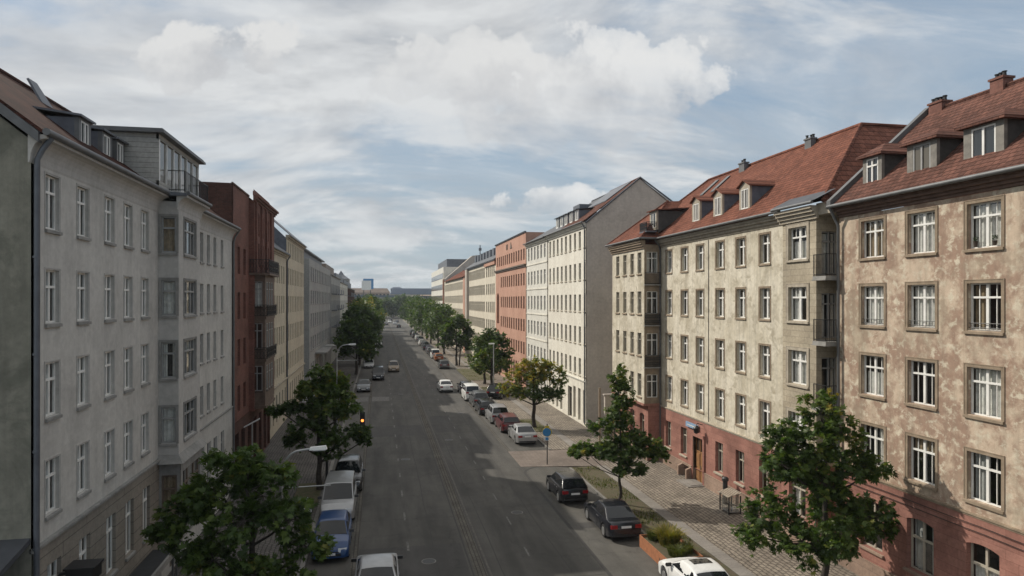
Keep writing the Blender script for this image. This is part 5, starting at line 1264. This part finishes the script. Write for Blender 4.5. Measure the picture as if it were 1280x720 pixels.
def crown(r, h, z0, n, rs, tn, spread=.9):
    L=[]
    for i in range(n):
        f=(i+.5)/n; a=i*2.4+rs.uniform(0,1); z=z0+(h-z0)*(.12+.82*f); q=r*spread*math.sin(math.pi*min(.98,max(.12,.2+.72*f)))
        L.append((q*.72*math.cos(a), q*.72*math.sin(a), z, r*.36*(1.12-.35*f), (h-z0)/n*1.35, 24, tn+rs.uniform(-.12,.12)))
    return L
rr = random.Random(5)
FT = [  # x, y, height, radius, crown base, tint, leaf size, label
 (14.3,88,8.0,3.0,2.0,.33,.42,'loose green tree behind the slender lamp post on the right'),
 (14.6,96,6.4,2.4,1.6,.36,.42,'small green tree in the grass verge, behind the loose green one'),
 (13.6,123.5,8.9,3.2,2.6,.36,.5,'green tree with two thin stems beyond the grass verge at right'),
 (13.8,150,10.4,4.2,2.6,.37,.6,None),(14.0,168,11.0,4.6,2.6,.42,.65,None),(13.6,187,11.2,4.8,2.6,.36,.7,None),(13.9,207,11.6,5,2.8,.42,.75,None),(13.8,229,12,5.2,3,.33,.8,None),(14,252,12,5.2,3,.38,.9,None),(14,280,12.5,5.4,3,.36,1.0,None),(14,310,12.5,5.6,3,.34,1.0,None),
 (-3.9,62,5.4,1.7,1.2,.50,.34,'young yellow green tree between the two tall left trees'),
 (-3.7,112,9.2,3.6,2.2,.26,.5,None),(-3.7,128,10.2,4.3,2.4,.24,.55,None),(-3.7,146,11,4.5,2.4,.34,.6,None),(-3.8,166,11.8,4.8,2.6,.50,.65,None),(-3.8,188,12.4,5.0,2.6,.54,.7,None),(-3.9,212,13,5.2,2.6,.40,.75,None),(-3.9,238,13.2,5.4,3,.30,.85,None),(-4,270,13,5.4,3,.3,.95,None),(-4,305,12.5,5.4,3,.35,1.0,None)]
for i,(x,y,h,r,z0,tn,sz,lab) in enumerate(FT):
    right = x > 0
    g = None
    if lab is None:
        lab = 'big green street tree in the far row along the right kerb' if right else 'big street tree in the far row along the left kerb'
        g = 'far street trees along the right kerb' if right else 'far street trees along the left kerb'
    k = 12 if y < 100 else 11; tn = tn - (.12 if y > 120 and tn < .45 else 0); r = r*(1.12 if y > 120 else 1)
    t_ = make_tree('street_tree', (x,y,.1), crown(r,h,z0,k,rr,tn), .12+.012*h, z0+.6, LEAF, lab, sz, 8 if y<130 else 7, 1.0 if y<100 else 1.25, 'palm' if y<130 else 'leaf', seed=30+i, group=g)
    if y == 123.5:
        m = MB(); m.tube([(.5,.2,0),(.7,.1,2.6),(.9,0,4.5)], [.14,.11,.06], 7); m.build('second_stem', M['bark'], t_, (0,0,0), 60)
for i,(x,y,h,r) in enumerate(((4,452,12.5,6),(14,450,14.5,7.5),(24,456,13.5,7.5),(36,455,14,8),(-12,458,12.5,7),(-24,462,13,8),(50,462,14,9),(9,468,13.5,8),(20,476,14,9),(-3,450,12,6.5))):
    make_tree('park_tree', (x,y,0), crown(r,h,1.5,11,rr,.32), .3, 3, LEAF, 'distant dark green tree closing the end of the street', 1.5, 7, 1.1, 'leaf', seed=70+i, group='distant trees at the end of the street')
# ================================================================== STREET FURNITURE
def street_lamp(loc, h, reach, label, bar=None, rz=0):
    t = empty('street_lamp', loc, label, 'street lamp', None, rz)
    m = MB(); m.tube([(0,0,0),(0,0,1.0)], [.085,.08], 10); m.tube([(0,0,1.0),(0,0,h-1.0)], [.06,.05], 10, False)
    m.tube([(0,0,h-1.0)]+[(reach*.45*(1-math.cos(a)), 0, h-1.0+.95*math.sin(a)) for a in [math.pi/2*k/7 for k in range(1,8)]]+[(reach*.72,0,h+.0)], .04, 8); m.build('pole', M['metal_post'], t, (0,0,0), 50)
    m = MB(); m.hexa([(reach*.68,-.09,h-.05),(reach*1.12,-.13,h-.03),(reach*1.12,.13,h-.03),(reach*.68,.09,h-.05),(reach*.7,-.06,h+.06),(reach*1.09,-.09,h+.09),(reach*1.09,.09,h+.09),(reach*.7,.06,h+.06)]); hd = m.build('lamp_head', M['white_plate'], t)
    m = MB(); m.box(reach*.78,reach*1.08,-.09,.09,h-.075,h-.045); m.build('lamp_lens', M['lamp_clear'], hd)
    if bar: 
        m = MB(); m.tube([(0,0,bar),(1.75,0,bar+.02)], .022, 6); m.build('cross_bar', M['metal_post'], t)
    return t
street_lamp((-3.55,26.2,.1), 6.4, 1.45, 'curved grey street lamp standing beside the nearest left tree', 5.0)
street_lamp((-3.7,61.5,.1), 8.0, 1.45, 'curved grey street lamp farther down the left kerb, beyond the stop line tree', 6.6)
t = empty('lamp_post', (14.0,84.6,.1), 'slender straight grey lamp post in front of the loose green tree at right', 'street lamp')
m = MB(); m.tube([(0,0,0),(0,0,6.4)], [.09,.05], 8); m.build('pole', M['metal_post'], t, (0,0,0), 50); m = MB(); m.box(-.6,.1,-.12,.12,6.35,6.5); m.build('lamp_head', M['white_plate'], t)
t = empty('lamp_post', (-8.0,45.9,.12), 'small white armed lamp on a thin pole before the red brick house', 'street lamp')
m = MB(); m.tube([(0,0,0),(0,0,4.0)], [.05,.035], 8); m.build('pole', M['metal_post'], t, (0,0,0), 50); m = MB(); m.hexa([(-.5,-.08,3.75),(.45,-.08,4.25),(.45,.08,4.25),(-.5,.08,3.75),(-.5,-.08,3.82),(.45,-.08,4.34),(.45,.08,4.34),(-.5,.08,3.82)]); m.build('lamp_head', M['white_plate'], t)
# round blue sign
t = empty('road_sign', (11.92,48.2,.0), 'round blue road sign on a dark post at the rounded kerb', 'sign', None, -THETA*1.6)
m = MB(); m.tube([(0,.05,0),(0,.05,3.0)], .04, 8); m.build('post', M['post_dark'], t, (0,0,0), 50)
m = MB(); m.lathe([(.33,-.012),(.34,0),(.33,.012)], (0,-.01,2.42), 'y', 32); s_ = m.build('sign_disc', M['sign_yellow'], t, (0,0,0), 40)
m = MB(); m.lathe([(.295,-.008),(.305,.012)], (-.02,-.03,2.40), 'y', 32); m.build('blue_face', M['sign_blue'], s_, (0,0,0), 40)
m = MB(); m.box(-.16,.16,-.025,-.012,2.70,2.86); m.build('top_plate', M['sign_yellow'], t)
m = MB(); m.box(-.24,.12,-.03,-.005,1.80,2.06); p_ = m.build('lower_plate', M['white_plate'], t); m = MB(); m.box(-.12,.10,-.036,-.031,1.83,2.03); m.build('blue_panel', M['sign_blue'], p_)
# parking sign at left
t = empty('road_sign', (-3.45,34.3,.1), 'small white and blue parking sign beside the silver van', 'sign', None, -.25)
m = MB(); m.tube([(0,.03,0),(0,.03,2.35)], .03, 8); m.build('post', M['metal_post'], t, (0,0,0), 50); m = MB(); m.box(-.21,.21,-.02,.0,1.62,2.3); p_ = m.build('sign_plate', M['white_plate'], t); m = MB(); m.box(-.16,.16,-.026,-.021,1.95,2.25); m.build('blue_panel', M['sign_blue'], p_)
m = MB(); m.box(-.09,-.045,-.031,-.027,2.0,2.2); m.box(-.045,.05,-.031,-.027,2.16,2.2); m.box(-.045,.05,-.031,-.027,2.09,2.125); m.box(.05,.085,-.031,-.027,2.09,2.2); m.build('letter', M['white_plate'], p_)
# amber signal hanging out over the kerb
t = empty('traffic_signal', (-3.45,46.6,.1), 'traffic signal with a glowing amber lamp hung out over the left kerb', 'traffic light')
m = MB(); m.tube([(0,0,0),(0,0,4.6)], [.09,.06], 8); m.tube([(0,0,4.5),(2.3,0,4.75)], .035, 6); m.build('mast', M['post_dark'], t, (0,0,0), 50)
m = MB(); m.box(2.14,2.46,-.12,.12,3.3,4.45); h_ = m.build('signal_head', M['trim_black'], t)
m = MB(); m.lathe([(.095,-.14),(.07,-.17)], (2.3,0,3.88), 'y', 20); m.build('amber_lamp', M['lamp_amber'], h_)
for z in (4.24,3.52):
    m = MB(); m.lathe([(.12,-.125),(.10,-.14)], (2.3,0,z), 'y', 20); m.build('dark_lamp', M['iron'], h_)
# yellow board on a wooden post by the yard
t = empty('sign_post', (16.7,50.6,.1), 'tall pale wooden post with a low yellow board by the yard wall', 'sign')
m = MB(); m.box(-.07,.07,-.07,.07,0,5.1); m.build('post', M['stone_trim'], t); m = MB(); m.box(.08,1.25,-.03,.03,2.3,2.72); m.build('board', M['sign_olive'], t); m = MB(); m.tube([(1.2,0,0),(1.2,0,2.7)], .03, 6); m.build('side_post', M['post_dark'], t)
# blue sign and lantern above the door
t = empty('wall_sign', (20.3,41.9,3.6), 'long pale blue board above the brown door of the cream house', 'sign')
m = MB(); m.hexa([(-.10,1.0,-.06),(-.02,1.0,-.06),(-.02,-.75,-.06),(-.10,-.75,-.06),(-.10,1.0,.26),(-.02,1.0,.26),(-.02,-.75,.26),(-.10,-.75,.26)]); m.build('board', M['board_blue'], t)
m = MB(); m.box(-.106,-.101,-.5,.75,.07,.12); m.build('pale_stripe', M['white_cool'], t)
t = empty('wall_lantern', (20.3,40.6,3.7), 'black lantern on the wall at the end of the pale blue board', 'lamp')
m = MB(); m.tube([(-.02,0,.3),(-.4,0,.42),(-.45,0,.3)], .025, 6); m.build('bracket', M['iron'], t); m = MB(); m.lathe([(.05,-.25),(.16,-.18),(.2,.12),(.06,.28)], (-.45,0,0), 'z', 10); m.build('lantern_body', M['trim_black'], t)
t = empty('wall_cable', (20.2,20,4.2), 'thin black cables strung along the top of the pink red stone ground floor', 'cable')
for dz in (0,-.22):
    m = MB(); m.tube([(.08, 7.4-i*1.5, dz-.03*abs(math.sin(i*1.3))) for i in range(12)], .014, 5); m.build('cable', M['trim_black'], t)
for i,(y,lab) in enumerate(((19.62,'small dark flower pot on the top right window sill of the pink house'),(20.38,'larger dark flower pot on the same top window sill, left of the small one'))):
    t = empty('flower_pot', (20.47,y,13.86), lab, 'flower pot'); m = MB(); m.lathe([(.055,0),(.075,.15+.04*i),(.08,.16+.04*i)], (0,0,0), 'z', 12); m.build('pot', M['dark_wood'], t, (0,0,0), 40)
    rs_=random.Random(i); m = MB()
    for k in range(40):
        a=rs_.uniform(0,6.28); r=rs_.uniform(.02,.1); z=.16+rs_.uniform(0,.16); m.poly([(r*.3*math.cos(a),r*.3*math.sin(a),z),(r*math.cos(a+.3),r*math.sin(a+.3),z+.04),(r*1.2*math.cos(a),r*1.2*math.sin(a),z+.02),(r*math.cos(a-.3),r*math.sin(a-.3),z+.04)])
    m.build('leaves', M['leaf_dark'], t)
# stall table and post by the wall
t = empty('display_stand', (19.3,35.3,.115), 'small glass sided stand with a sloping checkered top before the red stone wall', 'stand')
for x in (-.35,.35):
    for y in (-.5,.5):
        m = MB(); m.box(x-.03,x+.03,y-.03,y+.03,0,1.0); m.build('leg', M['post_dark'], t)
m = MB(); m.box(-.33,.33,-.45,.45,.08,.12); m.build('shelf', M['stone_grey'], t)
m = MB(); m.box(-.29,.29,-.46,.46,.13,.94); m.build('glass_case', M['glass'], t)
m = MB(); m.hexa([(-.45,-.6,.98),(.35,-.6,1.16),(.35,.6,1.16),(-.45,.6,.98),(-.45,-.6,1.02),(.35,-.6,1.20),(.35,.6,1.20),(-.45,.6,1.02)]); m.build('top', M['stone_pale'], t)
m = MB()
for i in range(5):
    for j in range(12):
        if (i+j)%2:
            x0=-.45+.16*i; y0=-.6+1.2*j/12; za=1.024+.225*(x0+.45); zb=za+.225*.16
            m.poly([(x0,y0,za),(x0+.16,y0,zb),(x0+.16,y0+.1,zb),(x0,y0+.1,za)])
m.build('checks', M['brown_paint'], t)
t = empty('bollard', (19.75,36.7,.115), 'thick dark post with a cap behind the checkered stand', 'bollard')
m = MB(); m.lathe([(.14,0),(.14,1.35),(.2,1.36),(.2,1.5),(.12,1.58)], (0,0,0), 'z', 14); m.build('shaft', M['post_dark'], t, (0,0,0), 40)
# white barrier boards on the left pavement
for i in range(2):
    t = empty('barrier_board', (-8.15+.95*i,80,.12), ('left' if i==0 else 'right')+' one of two white boards standing on the left pavement', 'barrier', 'white boards on the left pavement')
    m = MB(); m.box(-.44,.44,-.02,.02,.35,1.15); m.build('panel', M['white_plate'], t)
    for x in (-.35,.35):
        m = MB(); m.tube([(x,.03,0),(x,.03,1.2)], .025, 6); m.box(x-.05,x+.05,-.25,.3,0,.05); m.build('foot', M['post_dark'], t)
# rusty planter
t = empty('planter', (13.3,29.9,0), 'rusty steel planter box between the white and black saloon cars', 'planter'); X0,X1,Y0p,Y1p=12.4,14.15,28.25,31.45; o0=(13.3,29.9,0)
m = MB(); m.box(X0,X0+.04,Y0p,Y1p,0,.58); m.box(X1-.04,X1,Y0p,Y1p,0,.58); m.box(X0+.041,X1-.041,Y0p,Y0p+.04,0,.58); m.box(X0+.041,X1-.041,Y1p-.04,Y1p,0,.58); m.build('steel_wall', M['corten'], t, o0)
m = MB(); m.poly([(X0+.04,Y0p+.04,.46),(X1-.04,Y0p+.04,.46),(X1-.04,Y1p-.04,.46),(X0+.04,Y1p-.04,.46)]); m.build('soil', M['soil'], t, o0)
m = MB(); m.box(X0-.006,X0-.001,28.95,29.05,.12,.17); m.box(X0-.006,X0-.001,28.97,29.03,.2,.34); m.build('stencil', M['trim_black'], t, o0)
GRASS = leaf_mat('grass', [(0,(.03,.045,.015)),(.5,(.10,.12,.03)),(1,(.26,.20,.04))], .3)
def tuft(loc, r, h, n, tn, label, name, seed, wide=.012, droop=.5):
    rs = np.random.RandomState(seed); t = empty(name, loc, label, 'plant'); V=[];Fc=[];T=[]
    for i in range(n):
        a=rs.uniform(0,6.283); q=rs.rand()**.5*r*.55; b=np.array([q*math.cos(a),q*math.sin(a),0]); d=np.array([math.cos(a+rs.normal()*.5),math.sin(a+rs.normal()*.5),0]); L=h*rs.uniform(.5,1.1); lean=rs.uniform(.15,droop+.3)
        pts=[b, b+d*lean*L*.3+np.array([0,0,L*.55]), b+d*lean*L*.9+np.array([0,0,L*(.95-.35*lean)])]; s=np.cross(d,[0,0,1])*wide*rs.uniform(.7,1.6)
        k=len(V); V += [tuple(pts[0]-s),tuple(pts[0]+s),tuple(pts[1]+s),tuple(pts[1]-s),tuple(pts[2])]; Fc += [(k,k+1,k+2,k+3),(k+3,k+2,k+4)]; T += [min(1,max(0,tn+rs.normal()*.15))]*5
    me=bpy.data.meshes.new('foliage'); me.from_pydata(V,[],Fc); at=me.attributes.new('tint','FLOAT','POINT'); at.data.foreach_set('value',np.array(T,np.float32)); me.materials.append(GRASS); link('foliage',me,t)
    m=MB(); m.tube([(0,0,-.02),(0,0,h*.25)], [.03,.01], 6); m.build('stem', M['bark'], t); return t
tuft((13.35,30.15,.46), .75, 1.0, 700, .8, 'yellow green fern like bush in the middle of the rusty planter', 'ornamental_grass', 3, .022)
tuft((12.95,31.0,.46), .5, .55, 380, .35, 'low dark tuft at the far end of the rusty planter', 'ornamental_grass', 4)
tuft((13.2,28.9,.46), .7, .5, 450, .45, 'low grey green tuft at the near end of the rusty planter', 'ornamental_grass', 5)
tuft((13.75,29.2,.46), .6, .5, 350, .5, 'thin grass tuft along the back of the rusty planter', 'ornamental_grass', 6)
# grass on the verges, uncountable
rs = np.random.RandomState(2); V=[];Fc=[];T=[]
for (x0,x1,y0,y1,n) in ((12.95,16.9,100,117,2500),(13.4,15.1,60,66.5,1400),(13.4,15.1,84,92,1200),(-5.1,-3.6,22,27.5,900),(13.4,15.15,31,46.5,2600)):
    for i in range(n):
        x,y=rs.uniform(x0,x1),rs.uniform(y0,y1)
        if (math.sin(x*2.3+y*.9)+math.sin(y*1.7-x))*.5 + rs.normal()*.35 < .1: continue
        a=rs.uniform(0,6.28); h=rs.uniform(.06,.2); s=np.array([math.cos(a),math.sin(a),0])*.025; l=rs.normal(size=2)*.06; k=len(V)
        V += [(x-s[0],y-s[1],.09),(x+s[0],y+s[1],.09),(x+l[0],y+l[1],.1+h)]; Fc.append((k,k+1,k+2)); T += [rs.uniform(.1,.7)]*3
me=bpy.data.meshes.new('grass'); me.from_pydata(V,[],Fc); at=me.attributes.new('tint','FLOAT','POINT'); at.data.foreach_set('value',np.array(T,np.float32)); me.materials.append(GRASS); o=link('grass',me); o['kind']='stuff'; o['label']='short rough grass on the verges under the street trees'

# ================================================================== THE END OF THE STREET
def block(name, label, x0,x1,y,dep,h,mat,roof=None,win=None,cat='building'):
    b = Building(name, ((x0+x1)/2,y,0), label, cat)
    m = MB(); m.box(x0,x1,y,y+dep,0,h); b.part('wall', m, M[mat])
    if roof: m = MB(); m.hexa([(x0-.5,y-.5,h),(x1+.5,y-.5,h),(x1+.5,y+dep,h),(x0-.5,y+dep,h),(x0+2,y+3,h+roof[0]),(x1-2,y+3,h+roof[0]),(x1-2,y+dep-3,h+roof[0]),(x0+2,y+dep-3,h+roof[0])]); b.part('roof', m, M[roof[1]])
    if win:
        n, rows = win; 
        for r in range(rows):
            for k in range(n):
                m = MB(); w=(x1-x0)/n; xa=x0+w*(k+.25); m.box(xa,xa+w*.5,y-.12,y-.02,h-3.2-3.6*r,h-1.2-3.6*r); b.part('window', m, M['pane_dark'])
    return b
# at d metres: across = (u-475)*.982*d/853
def ax(u,d): return (u-475)*.982*d/853.3
D=560
block('far_building','long far building with a blue grey roof closing the view, right half',ax(488,D),ax(545,D),D,20,16.5,'pale_far',(5.0,'bluish_roof'),(14,2))
block('far_building','far building with a brownish roof closing the view, left half',ax(433,D),ax(487,D),D+4,20,18.0,'tan_far',(3.6,'tan_far'),(12,2))
block('far_building','blue grey roof block rising above the long far building',ax(489,D),ax(504,D),D+24,16,21.5,'bluish_roof',(1.5,'bluish_roof'))
block('far_building','small cream block with a dark neighbour left of the far white office',ax(515,480),ax(521,480),480,10,15.2,'pale_far',None,None)
block('far_building','low dark glazed block beside the small cream block',ax(521.5,480),ax(545,480),481,12,15.0,'zinc_dark',(.6,'tan_far'),(9,2))
block('far_building','pale block half hidden behind trees near the far viaduct',ax(492,500),ax(505,500),505,10,13.5,'pale_far',(.8,'tan_far'),(4,2))
# street ends beyond the photograph
t = empty('billboard', (ax(460,540),540,0), 'white billboard with a blue edge standing above the far roofs', 'billboard')
m = MB(); m.box(-4.6,2.6,0,.5,19.8,27); m.build('panel', M['white_plate'], t); m = MB(); m.box(2.61,4.4,-.1,.5,20.5,28.5); m.box(-3.4,2.6,-.1,.5,27.01,28.5); m.build('blue_edge', M['sign_blue'], t)
for x in (-3,2):
    m = MB(); m.box(x-.3,x+.3,.1,.4,0,19.8); m.build('support', M['post_dark'], t)
t = empty('viaduct', (0,492,0), 'pale road viaduct crossing at the end of the street', 'bridge')
m = MB(); m.box(-28,16,-3,3,12.6,14.6); m.build('deck', M['concrete'], t); m = MB(); m.box(-28,16,-3.2,-3,14.0,15.4); m.build('parapet', M['bluish_roof'], t)
for x in (-22,-12,-2,8):
    m = MB(); m.box(x-.8,x+.8,-1.5,1.5,0,12.6); m.build('pier', M['concrete'], t)
for sgn,x0 in ((-1,-40),(1,45)):
    pass

# ================================================================== SKY, SUN, CAMERA
SUN = Vector((-1.0,.85,1.03)).normalized()          # towards the sun: ahead and to the left
el = math.asin(SUN.z); az = math.atan2(SUN.x, SUN.y)
sd = bpy.data.lights.new('sun','SUN'); sd.energy = SUN_E; sd.angle = RAD(.6); sd.color = (1,.93,.82)
so = bpy.data.objects.new('sun', sd); COL.objects.link(so); so.rotation_euler = (-SUN).to_track_quat('-Z','Y').to_euler(); so.location = (-60,60,80)
W = bpy.data.worlds.new('World'); SC.world = W; W.use_nodes = True; nt = W.node_tree; nt.nodes.clear()
out = nt.nodes.new('ShaderNodeOutputWorld'); bg = nt.nodes.new('ShaderNodeBackground'); bg.inputs[1].default_value = SKY_S; nt.links.new(bg.outputs[0], out.inputs[0])
sky = nt.nodes.new('ShaderNodeTexSky'); sky.sky_type='NISHITA'; sky.sun_disc=False; sky.sun_elevation=el; sky.sun_rotation=az; sky.air_density=1.0; sky.dust_density=1.2; sky.ozone_density=1.5; sky.altitude=50
tc = nt.nodes.new('ShaderNodeTexCoord'); sep = N(nt,'SeparateXYZ'); nt.links.new(tc.outputs['Generated'], sep.inputs[0])
X,Y,Z = sep.outputs
zc = math_(nt,'ADD',math_(nt,'MAXIMUM',Z,0.0),.30)
cp = N(nt,'CombineXYZ'); nt.links.new(math_(nt,'DIVIDE',X,zc),cp.inputs[0]); nt.links.new(math_(nt,'DIVIDE',Y,zc),cp.inputs[1]); P2=cp.outputs[0]
def mapn(vec, loc, rot, sc):
    m = N(nt,'Mapping'); m.inputs['Location'].default_value=loc; m.inputs['Rotation'].default_value=(0,0,rot); m.inputs['Scale'].default_value=sc; nt.links.new(vec,m.inputs['Vector']); return m.outputs[0]
pA = mapn(P2,(3.1,1.7,0),.3,(1.0,1.35,1))
nA = noise(nt, pA, 1.25, 10, .58, .5)
nB = noise(nt, mapn(P2,(7.3,2.2,0),.25,(.8,2.6,1)), 2.6, 9, .62, .6)
nC = noise(nt, mapn(P2,(1.3,9.2,0),0,(1,1,1)), .55, 3, .5)
den = math_(nt,'ADD',math_(nt,'ADD',math_(nt,'MULTIPLY',nA,.85),math_(nt,'MULTIPLY',nB,.30)),math_(nt,'MULTIPLY',nC,.30))
right = math_(nt,'ADD',math_(nt,'MULTIPLY',X,CT),math_(nt,'MULTIPLY',Y,-ST))
fwd = math_(nt,'ADD',math_(nt,'MULTIPLY',X,ST),math_(nt,'MULTIPLY',Y,CT))
ru = math_(nt,'DIVIDE',right,math_(nt,'MAXIMUM',fwd,.05))
den = math_(nt,'SUBTRACT',den,math_(nt,'MULTIPLY',math_(nt,'MAXIMUM',ru,-.2),.14))
den = math_(nt,'SUBTRACT',den,ramp(nt, Z, [(0,.10),(.12,.07),(.30,0)]))
cov = ramp(nt, den, [(.635,.0),(.68,.34),(.73,.74),(.84,.97)])
veil = noise(nt, mapn(P2,(2.3,5.2,0),.15,(.7,1.9,1)), 1.9, 10, .66, .8)
veil = math_(nt,'MULTIPLY',ramp(nt, veil, [(.38,0),(.54,.40),(.70,.85)]), .60)
cov = math_(nt,'SUBTRACT',1.0,math_(nt,'MULTIPLY',math_(nt,'SUBTRACT',1.0,cov),math_(nt,'SUBTRACT',1.0,veil)))
shade = noise(nt, mapn(P2,(3.02,1.80,0),.3,(1.0,1.35,1)), 1.25, 6, .58, .5)
cloudcol = mixc(nt, ramp(nt, math_(nt,'SUBTRACT',nA,shade), [(.32,0),(.58,1)]) if False else ramp(nt, math_(nt,'ADD',math_(nt,'SUBTRACT',nA,shade),.5), [(.40,0),(.56,1)]), (CL_D*.96,CL_D*.99,CL_D*1.03), (CL_B*.97,CL_B*.99,CL_B*1.0))
hz = ramp(nt, Z, [(0,1),(.10,.8),(.30,.25),(.5,.0)])
skyc = mixc(nt, .75, sky.outputs[0], (2.15*SKY_K,3.1*SKY_K,4.3*SKY_K))
skyc = mixc(nt, math_(nt,'MULTIPLY',hz,.8), skyc, (3.5*SKY_K,4.1*SKY_K,4.4*SKY_K))
top = ramp(nt, Z, [(.48,0),(.72,.8)])                       # unseen cloud overhead, added to brighten and warm the light in the shade
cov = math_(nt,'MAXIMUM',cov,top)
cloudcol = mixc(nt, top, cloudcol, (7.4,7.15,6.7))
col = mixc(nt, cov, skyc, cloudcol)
# two heaped clouds: their centre, size and puffed outline are set in direction space
def heap(col, u, v, su, sv, thr, seed, bright):
    cu, cv = (u-640)/853.3, (375-v)/853.3
    zz = math_(nt,'DIVIDE',Z,math_(nt,'MAXIMUM',fwd,.05))
    a = math_(nt,'DIVIDE',math_(nt,'SUBTRACT',ru,cu),su); c = math_(nt,'DIVIDE',math_(nt,'SUBTRACT',zz,cv),sv)
    low = math_(nt,'MULTIPLY',math_(nt,'MINIMUM',c,0),.6)
    r2 = math_(nt,'ADD',math_(nt,'MULTIPLY',a,a),math_(nt,'MULTIPLY',c,c))
    cb = N(nt,'CombineXYZ'); nt.links.new(ru,cb.inputs[0]); nt.links.new(zz,cb.inputs[1]); cb.inputs[2].default_value=seed
    n = noise(nt, cb.outputs[0], 13, 10, .60, .15); n2 = noise(nt, cb.outputs[0], 4.5, 4, .5, .2)
    f = math_(nt,'ADD',math_(nt,'SUBTRACT',1.0,r2),math_(nt,'ADD',math_(nt,'MULTIPLY',math_(nt,'SUBTRACT',n,.5),2.6),math_(nt,'MULTIPLY',math_(nt,'SUBTRACT',n2,.5),2.2)))
    k = ramp(nt, f, [(thr,0),(min(.97,thr+.16),.7),(min(1,thr+.55),.97)])
    base = N(nt,'MapRange'); base.inputs[1].default_value=-1.5; base.inputs[2].default_value=.35; nt.links.new(math_(nt,'ADD',c,math_(nt,'MULTIPLY',math_(nt,'SUBTRACT',n2,.5),1.6)),base.inputs[0])
    cm = mixc(nt, ramp(nt, math_(nt,'ADD',math_(nt,'MULTIPLY',c,.28),n), [(.30,0),(.62,1)]), (CL_D,CL_D*1.02,CL_D*1.06), (bright*.985,bright*.99,bright*.985))
    return mixc(nt, math_(nt,'MULTIPLY',k,base.outputs[0]), col, cm)
col = heap(col, 730, 110, .20, .10, .05, 1.3, CL_B*1.06)
col = heap(col, 530, 90, .20, .09, .45, 5.3, CL_B*1.0)
col = heap(col, 250, 70, .22, .07, .75, 8.3, CL_B*1.0)
col = heap(col, 700, 250, .10, .036, .35, 3.7, CL_B*1.08)
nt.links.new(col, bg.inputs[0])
cam = bpy.data.cameras.new('camera'); co = bpy.data.objects.new('camera', cam); COL.objects.link(co); SC.camera = co
cam.sensor_width = 36; cam.lens = 24.0; cam.shift_y = 15/1280; cam.clip_end = 5000; cam.clip_start=.1
co.location = (0,0,CAMH); co.rotation_euler = (math.pi/2,0,-THETA)
SC.render.engine='CYCLES'; SC.render.resolution_x=1024; SC.render.resolution_y=576
SC.cycles.max_bounces=6; SC.cycles.diffuse_bounces=3; SC.cycles.glossy_bounces=3; SC.cycles.transparent_max_bounces=12; SC.cycles.transmission_bounces=3
SC.view_settings.view_transform='Standard'; SC.view_settings.look='None'; SC.view_settings.gamma=1; SC.view_settings.exposure=EXPO

# the air of the street
m = MB(); m.box(-1490,1490,-290,2490,-1.0,34)
hm_ = bpy.data.materials.new('haze'); hm_.use_nodes=True; hn=hm_.node_tree; hn.nodes.clear(); ho=hn.nodes.new('ShaderNodeOutputMaterial'); pv=hn.nodes.new('ShaderNodeVolumePrincipled')
pv.inputs['Density'].default_value=HAZE; pv.inputs['Color'].default_value=(.80,.88,.97,1); pv.inputs['Anisotropy'].default_value=.2; hn.links.new(pv.outputs[0],ho.inputs['Volume'])
o = m.build('haze', hm_); o['kind']='stuff'; o['label']='thin haze in the air over the whole street'
